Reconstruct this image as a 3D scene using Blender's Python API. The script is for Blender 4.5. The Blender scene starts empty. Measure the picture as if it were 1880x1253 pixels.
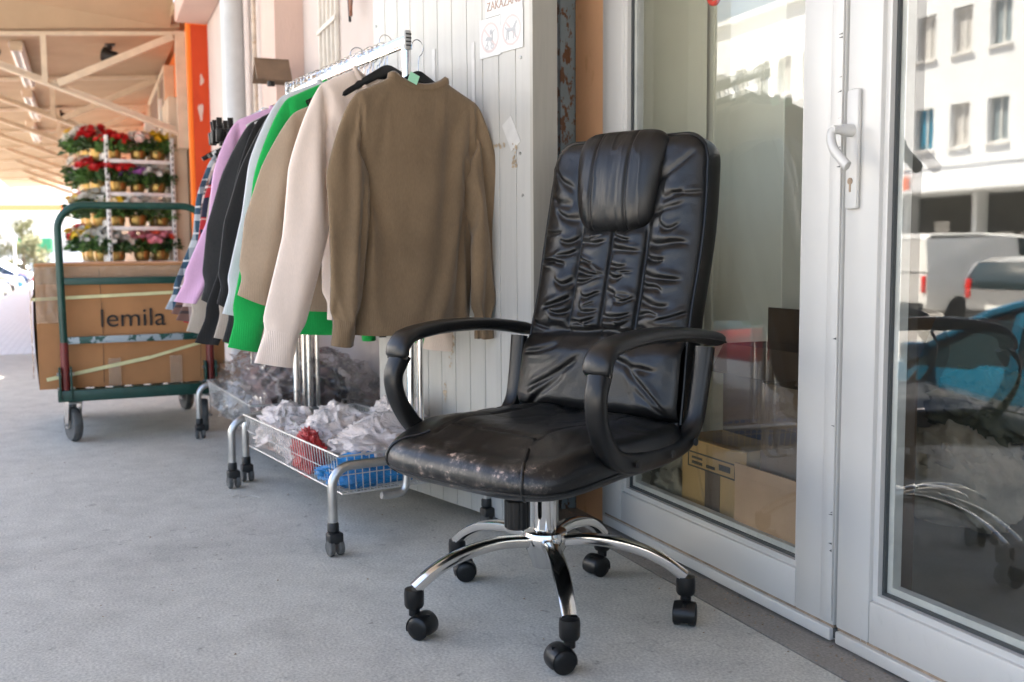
import bpy, bmesh, math, random
import numpy as np
from mathutils import Vector, Matrix

sc = bpy.context.scene
C = sc.collection
R = math.radians
random.seed(7)

# ------------------------------------------------------------------ camera
cam_d = bpy.data.cameras.new('camera')
cam_d.sensor_width = 36.0
cam_d.lens = 35.04
cam_d.clip_start = 0.02
cam_d.clip_end = 2000
cam_d.dof.use_dof = True
cam_d.dof.focus_distance = 2.35
cam_d.dof.aperture_fstop = 4.0
cam = bpy.data.objects.new('camera', cam_d)
C.objects.link(cam)
PITCH, ROLL, CAM_H = R(5.09), -0.007, 0.852
_r0 = Vector((1, 0, 0)); _f = Vector((0, math.cos(PITCH), -math.sin(PITCH))); _u0 = Vector((0, math.sin(PITCH), math.cos(PITCH)))
_cr, _sr = math.cos(ROLL), math.sin(ROLL)
_rt = _r0 * _cr + _u0 * _sr
_up = _u0 * _cr - _r0 * _sr
cam.matrix_world = Matrix(((_rt.x, _up.x, -_f.x, 0), (_rt.y, _up.y, -_f.y, 0), (_rt.z, _up.z, -_f.z, CAM_H), (0, 0, 0, 1)))
sc.camera = cam
sc.render.resolution_x, sc.render.resolution_y = 1024, 682

# ------------------------------------------------------------------ sky, sun, exposure
SUN_ELEV = R(62)
SUN_AZ_X, SUN_AZ_Y = 0.429, 0.780          # horizontal direction towards the sun (over the shop roofs)
world = bpy.data.worlds.new('World')
sc.world = world
world.use_nodes = True
nt = world.node_tree
for n in list(nt.nodes): nt.nodes.remove(n)
wo = nt.nodes.new('ShaderNodeOutputWorld'); bg = nt.nodes.new('ShaderNodeBackground'); sky = nt.nodes.new('ShaderNodeTexSky')
sky.sky_type = 'NISHITA'; sky.sun_disc = False
sky.sun_elevation = SUN_ELEV
sky.sun_rotation = math.atan2(SUN_AZ_X, SUN_AZ_Y)
sky.air_density = 1.0; sky.dust_density = 5.0; sky.ozone_density = 1.0
nt.links.new(sky.outputs[0], bg.inputs[0]); nt.links.new(bg.outputs[0], wo.inputs[0])
bg.inputs[1].default_value = 0.085
sun_d = bpy.data.lights.new('sun', 'SUN'); sun_d.energy = 5.0; sun_d.angle = R(0.53); sun_d.color = (1.0, 0.91, 0.78)
sun = bpy.data.objects.new('sun', sun_d); C.objects.link(sun)
_h = math.hypot(SUN_AZ_X, SUN_AZ_Y)
_sd = Vector((SUN_AZ_X / _h * math.cos(SUN_ELEV), SUN_AZ_Y / _h * math.cos(SUN_ELEV), math.sin(SUN_ELEV)))
sun.rotation_euler = _sd.to_track_quat('Z', 'Y').to_euler()
sun.location = (0, 0, 30)
vs = sc.view_settings
vs.view_transform = 'Standard'; vs.look = 'None'; vs.gamma = 1.0; vs.use_curve_mapping = False
vs.exposure = 3.12
sc.cycles.max_bounces = 10; sc.cycles.diffuse_bounces = 5; sc.cycles.glossy_bounces = 4
sc.cycles.transparent_max_bounces = 24; sc.cycles.transmission_bounces = 6
sc.cycles.caustics_reflective = False; sc.cycles.caustics_refractive = False
sc.cycles.sample_clamp_indirect = 6.0

# ------------------------------------------------------------------ noise
def _hash(ix, iy, seed):
    h = (ix.astype(np.int64) * 374761393 + iy.astype(np.int64) * 668265263 + seed * 974634777) & 0x7fffffff
    h = ((h ^ (h >> 13)) * 1274126177) & 0x7fffffff
    h = h ^ (h >> 16)
    return (h & 0xffff) / 65535.0
def vnoise(x, y, seed=0):
    x = np.asarray(x, float); y = np.asarray(y, float); x, y = np.broadcast_arrays(x, y)
    ix = np.floor(x); iy = np.floor(y); fx = x - ix; fy = y - iy
    fx = fx * fx * fx * (fx * (fx * 6 - 15) + 10); fy = fy * fy * fy * (fy * (fy * 6 - 15) + 10)
    a = _hash(ix, iy, seed); b = _hash(ix + 1, iy, seed); c = _hash(ix, iy + 1, seed); d = _hash(ix + 1, iy + 1, seed)
    return (a + (b - a) * fx) * (1 - fy) + (c + (d - c) * fx) * fy
def fbm(x, y, seed=0, oct=4):
    s = 0.0; a = 0.5
    for k in range(oct):
        s = s + a * vnoise(np.asarray(x) * 2 ** k, np.asarray(y) * 2 ** k, seed + k * 17); a *= 0.5
    return s
def ridge(x, y, seed=0, p=3.0):
    return (1 - np.abs(2 * vnoise(x, y, seed) - 1)) ** p
def sstep(a, b, x):
    t = np.clip((np.asarray(x, float) - a) / (b - a), 0, 1)
    return t * t * (3 - 2 * t)

# ------------------------------------------------------------------ mesh helpers
def catmull(pts, n):
    P = [Vector(p) for p in pts]
    P = [P[0] * 2 - P[1]] + P + [P[-1] * 2 - P[-2]]
    out = []
    m = len(P) - 3
    for i in range(n + 1):
        f = i / n * m; k = min(int(f), m - 1); t = f - k
        a, b, c, d = P[k], P[k + 1], P[k + 2], P[k + 3]
        out.append(0.5 * ((2 * b) + (c - a) * t + (2 * a - 5 * b + 4 * c - d) * t * t + (3 * b - a - 3 * c + d) * t ** 3))
    return out

class MB:
    def __init__(s): s.v = []; s.f = []
    def add(s, vs_, fs_):
        o = len(s.v); s.v.extend([tuple(v) for v in vs_]); s.f.extend([tuple(i + o for i in f) for f in fs_]); return s
    def box(s, c, size, rz=0, rx=0, ry=0, bev=0):
        hx, hy, hz = size[0] / 2, size[1] / 2, size[2] / 2
        M = Matrix.Translation(c) @ Matrix.Rotation(rz, 4, 'Z') @ Matrix.Rotation(ry, 4, 'Y') @ Matrix.Rotation(rx, 4, 'X')
        if bev <= 0:
            vs_ = [M @ Vector((x * hx, y * hy, z * hz)) for z in (-1, 1) for y in (-1, 1) for x in (-1, 1)]
            return s.add(vs_, [(0, 2, 3, 1), (4, 5, 7, 6), (0, 1, 5, 4), (2, 6, 7, 3), (0, 4, 6, 2), (1, 3, 7, 5)])
        bm = bmesh.new(); bmesh.ops.create_cube(bm, size=1)
        for v in bm.verts: v.co = Vector((v.co.x * 2 * hx, v.co.y * 2 * hy, v.co.z * 2 * hz))
        bmesh.ops.bevel(bm, geom=list(bm.edges), offset=min(bev, hx * .95, hy * .95, hz * .95), segments=2, affect='EDGES', profile=0.5)
        bm.verts.index_update()
        s.add([M @ v.co for v in bm.verts], [[v.index for v in f.verts] for f in bm.faces]); bm.free(); return s
    def b2(s, x0, x1, y0, y1, z0, z1, bev=0):
        return s.box(((x0 + x1) / 2, (y0 + y1) / 2, (z0 + z1) / 2), (abs(x1 - x0), abs(y1 - y0), abs(z1 - z0)), bev=bev)
    def tube(s, pts, r, n=10, cap=True, flat=1.0, up=None, closed=False):
        P = [Vector(p) for p in pts]; m = len(P)
        rs = r if isinstance(r, (list, tuple, np.ndarray)) else [r] * m
        vs_ = []; nrm = None
        for i in range(m):
            if closed: t = P[(i + 1) % m] - P[i - 1]
            else: t = P[min(i + 1, m - 1)] - P[max(i - 1, 0)]
            t.normalize()
            if up is not None:
                nrm = Vector(up) - t * t.dot(Vector(up)); nrm.normalize()
            elif nrm is None:
                a = Vector((0, 0, 1)) if abs(t.z) < .9 else Vector((1, 0, 0))
                nrm = (a - t * t.dot(a)).normalized()
            else:
                nrm = (nrm - t * t.dot(nrm)).normalized()
            b = t.cross(nrm)
            for k in range(n):
                an = 2 * math.pi * k / n
                vs_.append(P[i] + nrm * (math.cos(an) * rs[i] * flat) + b * (math.sin(an) * rs[i]))
        fs_ = []
        for i in range(m if closed else m - 1):
            j = (i + 1) % m
            for k in range(n):
                k2 = (k + 1) % n
                fs_.append((i * n + k, i * n + k2, j * n + k2, j * n + k))
        if cap and not closed:
            fs_.append(tuple(range(n - 1, -1, -1))); fs_.append(tuple((m - 1) * n + k for k in range(n)))
        return s.add(vs_, fs_)
    def cyl(s, a, b, r, n=16, r2=None):
        return s.tube([a, b], [r, r if r2 is None else r2], n)
    def lathe(s, prof, n=24, c=(0, 0, 0), M=None):
        vs_ = []; m = len(prof)
        for (r, z) in prof:
            for k in range(n):
                an = 2 * math.pi * k / n
                v = Vector((r * math.cos(an), r * math.sin(an), z))
                if M is not None: v = M @ v
                vs_.append(v + Vector(c))
        fs_ = [(i * n + k, i * n + (k + 1) % n, (i + 1) * n + (k + 1) % n, (i + 1) * n + k) for i in range(m - 1) for k in range(n)]
        if prof[0][0] > 1e-6: fs_.append(tuple(range(n - 1, -1, -1)))
        if prof[-1][0] > 1e-6: fs_.append(tuple((m - 1) * n + k for k in range(n)))
        return s.add(vs_, fs_)
    def grid(s, X, Y, Z, flip=False, wrap=False):
        h, w = X.shape; o = len(s.v)
        s.v.extend(zip(X.ravel().tolist(), Y.ravel().tolist(), Z.ravel().tolist()))
        for i in range(h - 1):
            for j in range(w if wrap else w - 1):
                j2 = (j + 1) % w
                q = (o + i * w + j, o + i * w + j2, o + (i + 1) * w + j2, o + (i + 1) * w + j)
                s.f.append(q[::-1] if flip else q)
        return s
    def prism(s, poly, y0, y1):
        """extrude an (x,z) polygon along y"""
        n = len(poly)
        vs_ = [(p[0], y0, p[1]) for p in poly] + [(p[0], y1, p[1]) for p in poly]
        fs_ = [tuple(range(n)), tuple(range(2 * n - 1, n - 1, -1))] + [(i, i + n, (i + 1) % n + n, (i + 1) % n) for i in range(n)]
        return s.add(vs_, fs_)
    def mesh(s, name, mat=None, smooth=True, ang=40):
        me = bpy.data.meshes.new(name)
        me.from_pydata(s.v, [], s.f); me.update()
        bm = bmesh.new(); bm.from_mesh(me); bmesh.ops.recalc_face_normals(bm, faces=bm.faces); bm.to_mesh(me); bm.free()
        if smooth:
            me.shade_smooth()
            if ang < 180:
                try: me.set_sharp_from_angle(angle=R(ang))
                except Exception: pass
        if mat is not None: me.materials.append(mat)
        return me
    def build(s, name, mat, parent=None, smooth=True, ang=40):
        return mk(name, s.mesh(name, mat, smooth, ang), parent)

def mk(name, me, parent=None):
    o = bpy.data.objects.new(name, me); C.objects.link(o)
    if parent is not None: o.parent = parent
    return o
def thing(name, label, cat, loc=(0, 0, 0), rz=0, group=None):
    o = bpy.data.objects.new(name, None); C.objects.link(o); o.empty_display_size = .1
    o.location = loc; o.rotation_euler = (0, 0, rz)
    tag(o, label, cat, group); return o
def tag(o, label, cat=None, group=None):
    o['label'] = label
    if cat: o['category'] = cat
    if group: o['group'] = group
    return o
def struct(o, label=None, kind='structure'):
    o['kind'] = kind
    if label: o['label'] = label
    return o
def copy_tree(o, parent=None):
    c = o.copy(); C.objects.link(c)
    if parent is not None: c.parent = parent
    for ch in list(o.children): copy_tree(ch, c)
    return c

# wall frame: x runs along the shop front towards the camera, y goes into the wall, z up
WA = R(-67.0); D0 = Vector((0.314, 2.986, 0)); WX = Vector((math.cos(WA), math.sin(WA), 0)); WN = Vector((-math.sin(WA), math.cos(WA), 0))
def wp(x, y, z=0): return D0 + WX * x + WN * y + Vector((0, 0, z))

# ------------------------------------------------------------------ materials
def nmat(name):
    m = bpy.data.materials.new(name); m.use_nodes = True
    t = m.node_tree
    return m, t, t.nodes, t.links, t.nodes['Principled BSDF']
def tint(c, k): return tuple(min(1, max(0, x * k)) for x in c[:3]) + (1,)
def pm(name, col, rough=.5, metal=0, var=0, vscale=8, bump=0, bscale=200, spec=.5, coat=0, sheen=0, col2=None, thr=None, dirt=0, rvar=0, trans=0, alpha=1, bdist=.002, stretch=None, sub=0):
    """procedural material: base colour with noise variation, optional second colour in patches, fine bump"""
    m, t, N, L, P = nmat(name)
    P.inputs['Roughness'].default_value = rough; P.inputs['Metallic'].default_value = metal
    P.inputs['Specular IOR Level'].default_value = spec; P.inputs['Coat Weight'].default_value = coat
    P.inputs['Sheen Weight'].default_value = sheen; P.inputs['Base Color'].default_value = tuple(col[:3]) + (1,)
    if trans: P.inputs['Transmission Weight'].default_value = trans
    if alpha < 1: P.inputs['Alpha'].default_value = alpha
    tc = N.new('ShaderNodeTexCoord'); vec = tc.outputs['Object']
    if stretch:
        mp = N.new('ShaderNodeMapping'); mp.inputs['Scale'].default_value = stretch; L.new(vec, mp.inputs[0]); vec = mp.outputs[0]
    colout = None
    if var or rvar:
        nz = N.new('ShaderNodeTexNoise'); nz.inputs['Scale'].default_value = vscale; nz.inputs['Detail'].default_value = 5; nz.inputs['Roughness'].default_value = .6
        L.new(vec, nz.inputs[0])
        if var:
            cr = N.new('ShaderNodeValToRGB'); cr.color_ramp.elements[0].position = .3; cr.color_ramp.elements[1].position = .7
            cr.color_ramp.elements[0].color = tint(col, 1 - var); cr.color_ramp.elements[1].color = tint(col, 1 + var)
            L.new(nz.outputs[0], cr.inputs[0]); colout = cr.outputs[0]
        if rvar:
            mr = N.new('ShaderNodeMapRange'); mr.inputs[3].default_value = max(.02, rough - rvar); mr.inputs[4].default_value = min(1, rough + rvar)
            L.new(nz.outputs[0], mr.inputs[0]); L.new(mr.outputs[0], P.inputs['Roughness'])
    if col2 is not None:
        n2 = N.new('ShaderNodeTexNoise'); n2.inputs['Scale'].default_value = (thr or {}).get('scale', 6); n2.inputs['Detail'].default_value = (thr or {}).get('detail', 8)
        n2.inputs['Roughness'].default_value = .65
        L.new(vec, n2.inputs[0])
        r2 = N.new('ShaderNodeValToRGB'); p0 = (thr or {}).get('p', .58); r2.color_ramp.elements[0].position = p0; r2.color_ramp.elements[1].position = p0 + (thr or {}).get('w', .05)
        L.new(n2.outputs[0], r2.inputs[0])
        mx = N.new('ShaderNodeMix'); mx.data_type = 'RGBA'
        L.new(r2.outputs[0], mx.inputs[0]); mx.inputs[7].default_value = tuple(col2[:3]) + (1,)
        if colout is not None: L.new(colout, mx.inputs[6])
        else: mx.inputs[6].default_value = tuple(col[:3]) + (1,)
        colout = mx.outputs[2]
    if colout is not None: L.new(colout, P.inputs['Base Color'])
    if bump:
        nb = N.new('ShaderNodeTexNoise'); nb.inputs['Scale'].default_value = bscale; nb.inputs['Detail'].default_value = 3
        L.new(vec, nb.inputs[0])
        bp = N.new('ShaderNodeBump'); bp.inputs['Strength'].default_value = bump; bp.inputs['Distance'].default_value = bdist
        L.new(nb.outputs[0], bp.inputs['Height']); L.new(bp.outputs[0], P.inputs['Normal'])
    return m

def glass_mat(name, tintc=(.93, .96, .95), k=2.0, base=.04):
    """clear pane: mirror share from the angle of view (Schlick), the rest seen straight through"""
    m = bpy.data.materials.new(name); m.use_nodes = True; t = m.node_tree; N = t.nodes; L = t.links
    for n in list(N): N.remove(n)
    o = N.new('ShaderNodeOutputMaterial'); mx = N.new('ShaderNodeMixShader'); tr = N.new('ShaderNodeBsdfTransparent'); gl = N.new('ShaderNodeBsdfGlossy')
    tr.inputs[0].default_value = tuple(tintc) + (1,); gl.inputs['Roughness'].default_value = 0.0; gl.inputs[0].default_value = (1, 1, 1, 1)
    lw = N.new('ShaderNodeLayerWeight'); lw.inputs[0].default_value = .5
    pw = N.new('ShaderNodeMath'); pw.operation = 'POWER'; pw.inputs[1].default_value = 5
    ma = N.new('ShaderNodeMath'); ma.operation = 'MULTIPLY_ADD'; ma.inputs[1].default_value = .96 * k; ma.inputs[2].default_value = base * k; ma.use_clamp = True
    L.new(lw.outputs['Facing'], pw.inputs[0]); L.new(pw.outputs[0], ma.inputs[0]); L.new(ma.outputs[0], mx.inputs[0])
    L.new(tr.outputs[0], mx.inputs[1]); L.new(gl.outputs[0], mx.inputs[2]); L.new(mx.outputs[0], o.inputs[0])
    return m

M = {}
M['chrome'] = pm('chrome', (.72, .71, .69), .12, 1.0, rvar=.07, vscale=30)
M['steel'] = pm('galvanised_steel', (.52, .52, .51), .32, 1.0, var=.15, vscale=20, rvar=.12)
M['wire'] = pm('zinc_wire', (.62, .60, .57), .4, .45, var=.12, vscale=40)
M['black_plastic'] = pm('black_plastic', (.008, .008, .008), .34, bump=.15, bscale=400, rvar=.06, vscale=30, spec=.38)
M['black_matte'] = pm('black_matte_plastic', (.014, .014, .014), .5, var=.3, vscale=40)
M['rubber'] = pm('grey_rubber', (.10, .10, .095), .8, var=.3, vscale=30, bump=.4, bscale=150)
# ================================================================== the setting
def concrete(name, col, dark, grain=1.0, crack=False):
    m, t, N, L, P = nmat(name)
    tc = N.new('ShaderNodeTexCoord')
    def noise(s, d, r=.6):
        n = N.new('ShaderNodeTexNoise'); n.inputs['Scale'].default_value = s; n.inputs['Detail'].default_value = d; n.inputs['Roughness'].default_value = r
        L.new(tc.outputs['Object'], n.inputs[0]); return n
    big = noise(.9, 6, .65); mid = noise(9, 6, .7); fine = noise(150, 3); spot = noise(22, 4, .55)
    r1 = N.new('ShaderNodeValToRGB'); r1.color_ramp.elements[0].position = .33; r1.color_ramp.elements[1].position = .66
    r1.color_ramp.elements[0].color = tint(dark, 1); r1.color_ramp.elements[1].color = tint(col, 1)
    L.new(big.outputs[0], r1.inputs[0])
    def mulby(src, node, lo, hi, p0=.3, p1=.7):
        rr = N.new('ShaderNodeMapRange'); rr.inputs[1].default_value = p0; rr.inputs[2].default_value = p1; rr.inputs[3].default_value = lo; rr.inputs[4].default_value = hi
        L.new(node.outputs[0], rr.inputs[0])
        mx = N.new('ShaderNodeMix'); mx.data_type = 'RGBA'; mx.blend_type = 'MULTIPLY'; mx.inputs[0].default_value = 1
        L.new(src, mx.inputs[6]); L.new(rr.outputs[0], mx.inputs[7]); return mx.outputs[2]
    c = mulby(r1.outputs[0], mid, .86, 1.1)
    c = mulby(c, fine, 1 - .22 * grain, 1 + .18 * grain, .35, .65)
    c = mulby(c, spot, .62, 1.0, .27, .36)
    if crack:
        dn = noise(3.5, 4, .6); sc2 = N.new('ShaderNodeVectorMath'); sc2.operation = 'SCALE'; sc2.inputs[3].default_value = .35; L.new(dn.outputs[1], sc2.inputs[0])
        av = N.new('ShaderNodeVectorMath'); av.operation = 'ADD'; L.new(tc.outputs['Object'], av.inputs[0]); L.new(sc2.outputs[0], av.inputs[1])
        vo = N.new('ShaderNodeTexVoronoi'); vo.feature = 'DISTANCE_TO_EDGE'; vo.inputs['Scale'].default_value = .55; L.new(av.outputs[0], vo.inputs[0])
        c = mulby(c, vo, .86, 1.0, .0, .003)
        st = noise(1.7, 8, .7); c = mulby(c, st, .90, 1.0, .34, .46)
        gr = noise(60, 3, .6); c = mulby(c, gr, .70, 1.0, .22, .30)
    L.new(c, P.inputs['Base Color']); P.inputs['Roughness'].default_value = .82; P.inputs['Specular IOR Level'].default_value = .3
    b = N.new('ShaderNodeBump'); b.inputs['Strength'].default_value = .55 * grain; b.inputs['Distance'].default_value = .0022
    ad = N.new('ShaderNodeMath'); ad.operation = 'MULTIPLY_ADD'; ad.inputs[1].default_value = .7
    L.new(fine.outputs[0], ad.inputs[0]); L.new(mid.outputs[0], ad.inputs[2]); L.new(ad.outputs[0], b.inputs['Height']); L.new(b.outputs[0], P.inputs['Normal'])
    return m
M['floor'] = concrete('walkway_concrete', (.56, .548, .49), (.50, .488, .435), .95, True)
M['strip'] = concrete('threshold_concrete', (.34, .315, .28), (.22, .20, .175), .8)
M['asphalt'] = concrete('pale_asphalt', (.40, .385, .36), (.33, .315, .295), .6)
M['kerb'] = concrete('kerb_concrete', (.40, .39, .37), (.3, .29, .28), .7)
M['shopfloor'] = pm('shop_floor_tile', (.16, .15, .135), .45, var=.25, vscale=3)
def plaster(name, col, stain, p=.56, w=.12, scale=1.6):
    return pm(name, col, .88, var=.06, vscale=3, bump=.5, bscale=90, col2=stain, thr={'scale': scale, 'p': p, 'w': w}, bdist=.004, stretch=(1, 1, .45))
M['pink'] = plaster('pink_plaster', (.60, .44, .38), (.52, .37, .31))
M['pale'] = plaster('pale_plaster', (.56, .49, .455), (.50, .42, .385))
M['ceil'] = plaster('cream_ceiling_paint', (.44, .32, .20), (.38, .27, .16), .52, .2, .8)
M['orange_wall'] = plaster('apricot_plaster', (.80, .45, .24), (.62, .30, .13), .56, .1, 5)
M['orange'] = plaster('bright_orange_paint', (.86, .20, .02), (.75, .14, .015), .5, .2, 2)
M['orange_shaded'] = plaster('shaded_orange_paint', (.55, .055, .010), (.42, .035, .008), .5, .2, 3)  # orange of the pilaster with its side's shade put into the colour
M['brownwall'] = pm('brown_wall', (.16, .085, .05), .7, var=.2, vscale=3)

# ground and street
g = MB(); g.add([(-700, -700, 0), (700, -700, 0), (700, 700, 0), (-700, 700, 0)], [(0, 1, 2, 3)])
o = g.build('street', M['asphalt'], smooth=False); o.location = (0, 0, -.95); struct(o)
w = MB(); w.b2(-48, 9, -3.1, -.105, -.97, 0)
o = w.build('walkway', M['floor'], smooth=False); o.location = D0; o.rotation_euler = (0, 0, WA); struct(o)
w = MB(); w.b2(-48, 9, -.0985, .1, -.97, 0)
o = w.build('threshold_strip', M['strip'], smooth=False); o.location = D0; o.rotation_euler = (0, 0, WA); struct(o)
w = MB(); w.b2(-1.4, 6, .1, 5, -.97, -.004)
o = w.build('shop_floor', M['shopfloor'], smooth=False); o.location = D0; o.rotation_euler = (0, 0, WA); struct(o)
# pale paving in the open beyond the roof
m, t, N, L, P = nmat('pale_paving')
tc = N.new('ShaderNodeTexCoord'); br = N.new('ShaderNodeTexBrick'); L.new(tc.outputs['Object'], br.inputs[0])
br.inputs['Scale'].default_value = 4.0; br.inputs['Color1'].default_value = (.80, .80, .80, 1); br.inputs['Color2'].default_value = (.74, .74, .74, 1); br.inputs['Mortar'].default_value = (.6, .6, .6, 1)
br.inputs['Mortar Size'].default_value = .012; L.new(br.outputs[0], P.inputs['Base Color']); P.inputs['Roughness'].default_value = .9
M['paving'] = m
w = MB(); w.b2(-47.9, -6.95, -3.09, -.62, .0, .006)
o = w.build('paving', M['paving'], smooth=False); o.location = D0; o.rotation_euler = (0, 0, WA); struct(o)

def wthing(name, label, cat, group=None, x=0, y=0, z=0, rot=0):
    return thing(name, label, cat, wp(x, y, z), WA + rot, group)

# walls: each face of the row of shops is a thing of its own
def wallobj(name, label, boxes, mat, cat='wall'):
    b = MB()
    for q in boxes: b.b2(*q)
    o = b.build(name, mat, smooth=False); o.location = D0; o.rotation_euler = (0, 0, WA)
    if cat is None: return struct(o)
    tag(o, label, cat); return o
wallobj('shop_wall', 'apricot plaster strip of wall between the rusty post and the white door frame', [(-.30, -.115, .015, .3, 0, 3.2)], M['orange_wall'])
wallobj('shop_wall', 'pale grey plaster wall behind the open panel with the small window grille', [(-2.78, -.9, -.35, .3, 0, 3.2)], M['pale'])
wallobj('wall_return', 'plain dark recess of wall hidden behind the open panel', [(-.9, -.47, .06, .3, 0, 3.2)], M['brownwall'], None)
pil = wallobj('pilaster', 'pink rough plaster pilaster right of the grey downpipe', [(-3.22, -2.781, -.5, .3, 0, 3.2)], M['pink'], 'pilaster')
wallobj('shop_wall', 'pale pink plaster wall behind the grey downpipe', [(-6.3, -3.221, -.44, .3, 0, 3.2)], M['pale'])
b = MB(); b.b2(-6.30, -3.3, -.70, -.442, 2.78, 3.2, .01)
o = b.build('wall_beam', M['pink'], smooth=False); o.location = D0; o.rotation_euler = (0, 0, WA); tag(o, 'pink plastered beam under the roof above the orange pilaster', 'beam')
wallobj('pilaster', 'orange pilaster with chipped patches, its shaded side painted red-orange, beside the flower trolley', [(-6.75, -6.302, -.575, .3, 0, 2.775)], M['orange_shaded'], 'pilaster')
wallobj('lit_edge_strip', 'bright orange strip added for the lit street edge of the pilaster', [(-6.46, -6.32, -.605, -.577, 0, 2.9)], M['orange'], 'trim')  # lit street edge of the pilaster, added as a brighter strip
wallobj('shop_wall', 'orange painted upper band of the far wall under the bracketed canopy', [(-30, -6.752, -.56, .3, 2.26, 2.95)], M['orange'])
wallobj('shop_wall', 'dull brown lower part of the far wall behind the flower trolley', [(-30, -6.752, -.555, .3, 0, 2.259)], pm('dull_brown_paint', (.34, .22, .14), .8, var=.15, vscale=2))
for cx, cz, sx, sz in ((-.50, 2.32, .016, .045), (-.515, 2.06, .020, .07)):
    chips = MB(); n = 11; vs_ = []
    for k in range(n):
        a = 2 * math.pi * k / n; rr = 1 + .3 * math.sin(3 * a + cz * 9)
        vs_.append((-6.2995, cx + sx * rr * math.cos(a), cz + sz * rr * math.sin(a)))
    chips.add(vs_, [tuple(range(n))])
    o = chips.build('chipped_paint', M['pink'], bpy.data.objects['pilaster.001'], smooth=False)

# shop interior shell
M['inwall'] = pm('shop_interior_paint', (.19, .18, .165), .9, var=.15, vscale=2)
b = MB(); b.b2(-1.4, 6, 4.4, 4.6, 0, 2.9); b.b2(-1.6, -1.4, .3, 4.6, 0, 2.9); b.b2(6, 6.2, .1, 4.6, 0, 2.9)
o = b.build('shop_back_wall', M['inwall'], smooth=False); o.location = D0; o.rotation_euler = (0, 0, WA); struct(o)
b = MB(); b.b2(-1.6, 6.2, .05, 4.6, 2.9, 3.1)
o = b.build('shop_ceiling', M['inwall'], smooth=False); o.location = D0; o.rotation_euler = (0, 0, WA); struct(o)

# upper storey of the row of shops
wallobj('upper_storey', 'plain pink upper storey of the shop row above the walkway roof', [(-30, 9, .62, 10, 3.12, 6.4), (-6.3, 9, .1, .62, 3.2, 3.69)], M['pink'], None)
# roof over the near walkway
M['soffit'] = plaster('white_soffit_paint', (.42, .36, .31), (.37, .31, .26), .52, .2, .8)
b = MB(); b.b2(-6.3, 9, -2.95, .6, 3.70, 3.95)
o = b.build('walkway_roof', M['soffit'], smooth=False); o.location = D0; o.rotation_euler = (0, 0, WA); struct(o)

# ------------------------------------------------------------------ canopy on steel brackets, further along
M['truss'] = pm('cream_painted_steel', (.62, .50, .36), .55, var=.1, vscale=10, col2=(.35, .23, .13), thr={'scale': 9, 'p': .66, 'w': .06})
def ceil_z(y): return 2.84 - .083 * (-.62 - y)
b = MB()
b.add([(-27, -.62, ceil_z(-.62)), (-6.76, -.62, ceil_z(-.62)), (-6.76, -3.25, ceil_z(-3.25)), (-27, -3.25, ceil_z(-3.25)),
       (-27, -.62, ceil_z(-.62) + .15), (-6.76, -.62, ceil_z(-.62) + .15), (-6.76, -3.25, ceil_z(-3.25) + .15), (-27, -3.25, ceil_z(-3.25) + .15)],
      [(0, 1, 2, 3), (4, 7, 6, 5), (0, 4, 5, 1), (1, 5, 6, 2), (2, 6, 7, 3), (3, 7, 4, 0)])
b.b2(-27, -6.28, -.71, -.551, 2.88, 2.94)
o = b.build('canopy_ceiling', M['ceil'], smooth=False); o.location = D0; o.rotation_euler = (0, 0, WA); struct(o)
# front infill between wall and canopy, so that no gap shows
b = MB(); b.add([(-6.75, -.70, ceil_z(-.7)), (-6.28, -.70, 3.0), (-6.28, -3.3, 3.0), (-6.75, -3.25, ceil_z(-3.25))], [(0, 1, 2, 3)])
b.add([(-6.75, -.70, ceil_z(-.7) + .1), (-6.28, -.70, 3.1), (-6.28, -3.3, 3.1), (-6.75, -3.25, ceil_z(-3.25) + .1)], [(0, 3, 2, 1)])
o = b.build('canopy_front_slope', M['ceil'], smooth=False); o.location = D0; o.rotation_euler = (0, 0, WA); struct(o)

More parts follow.
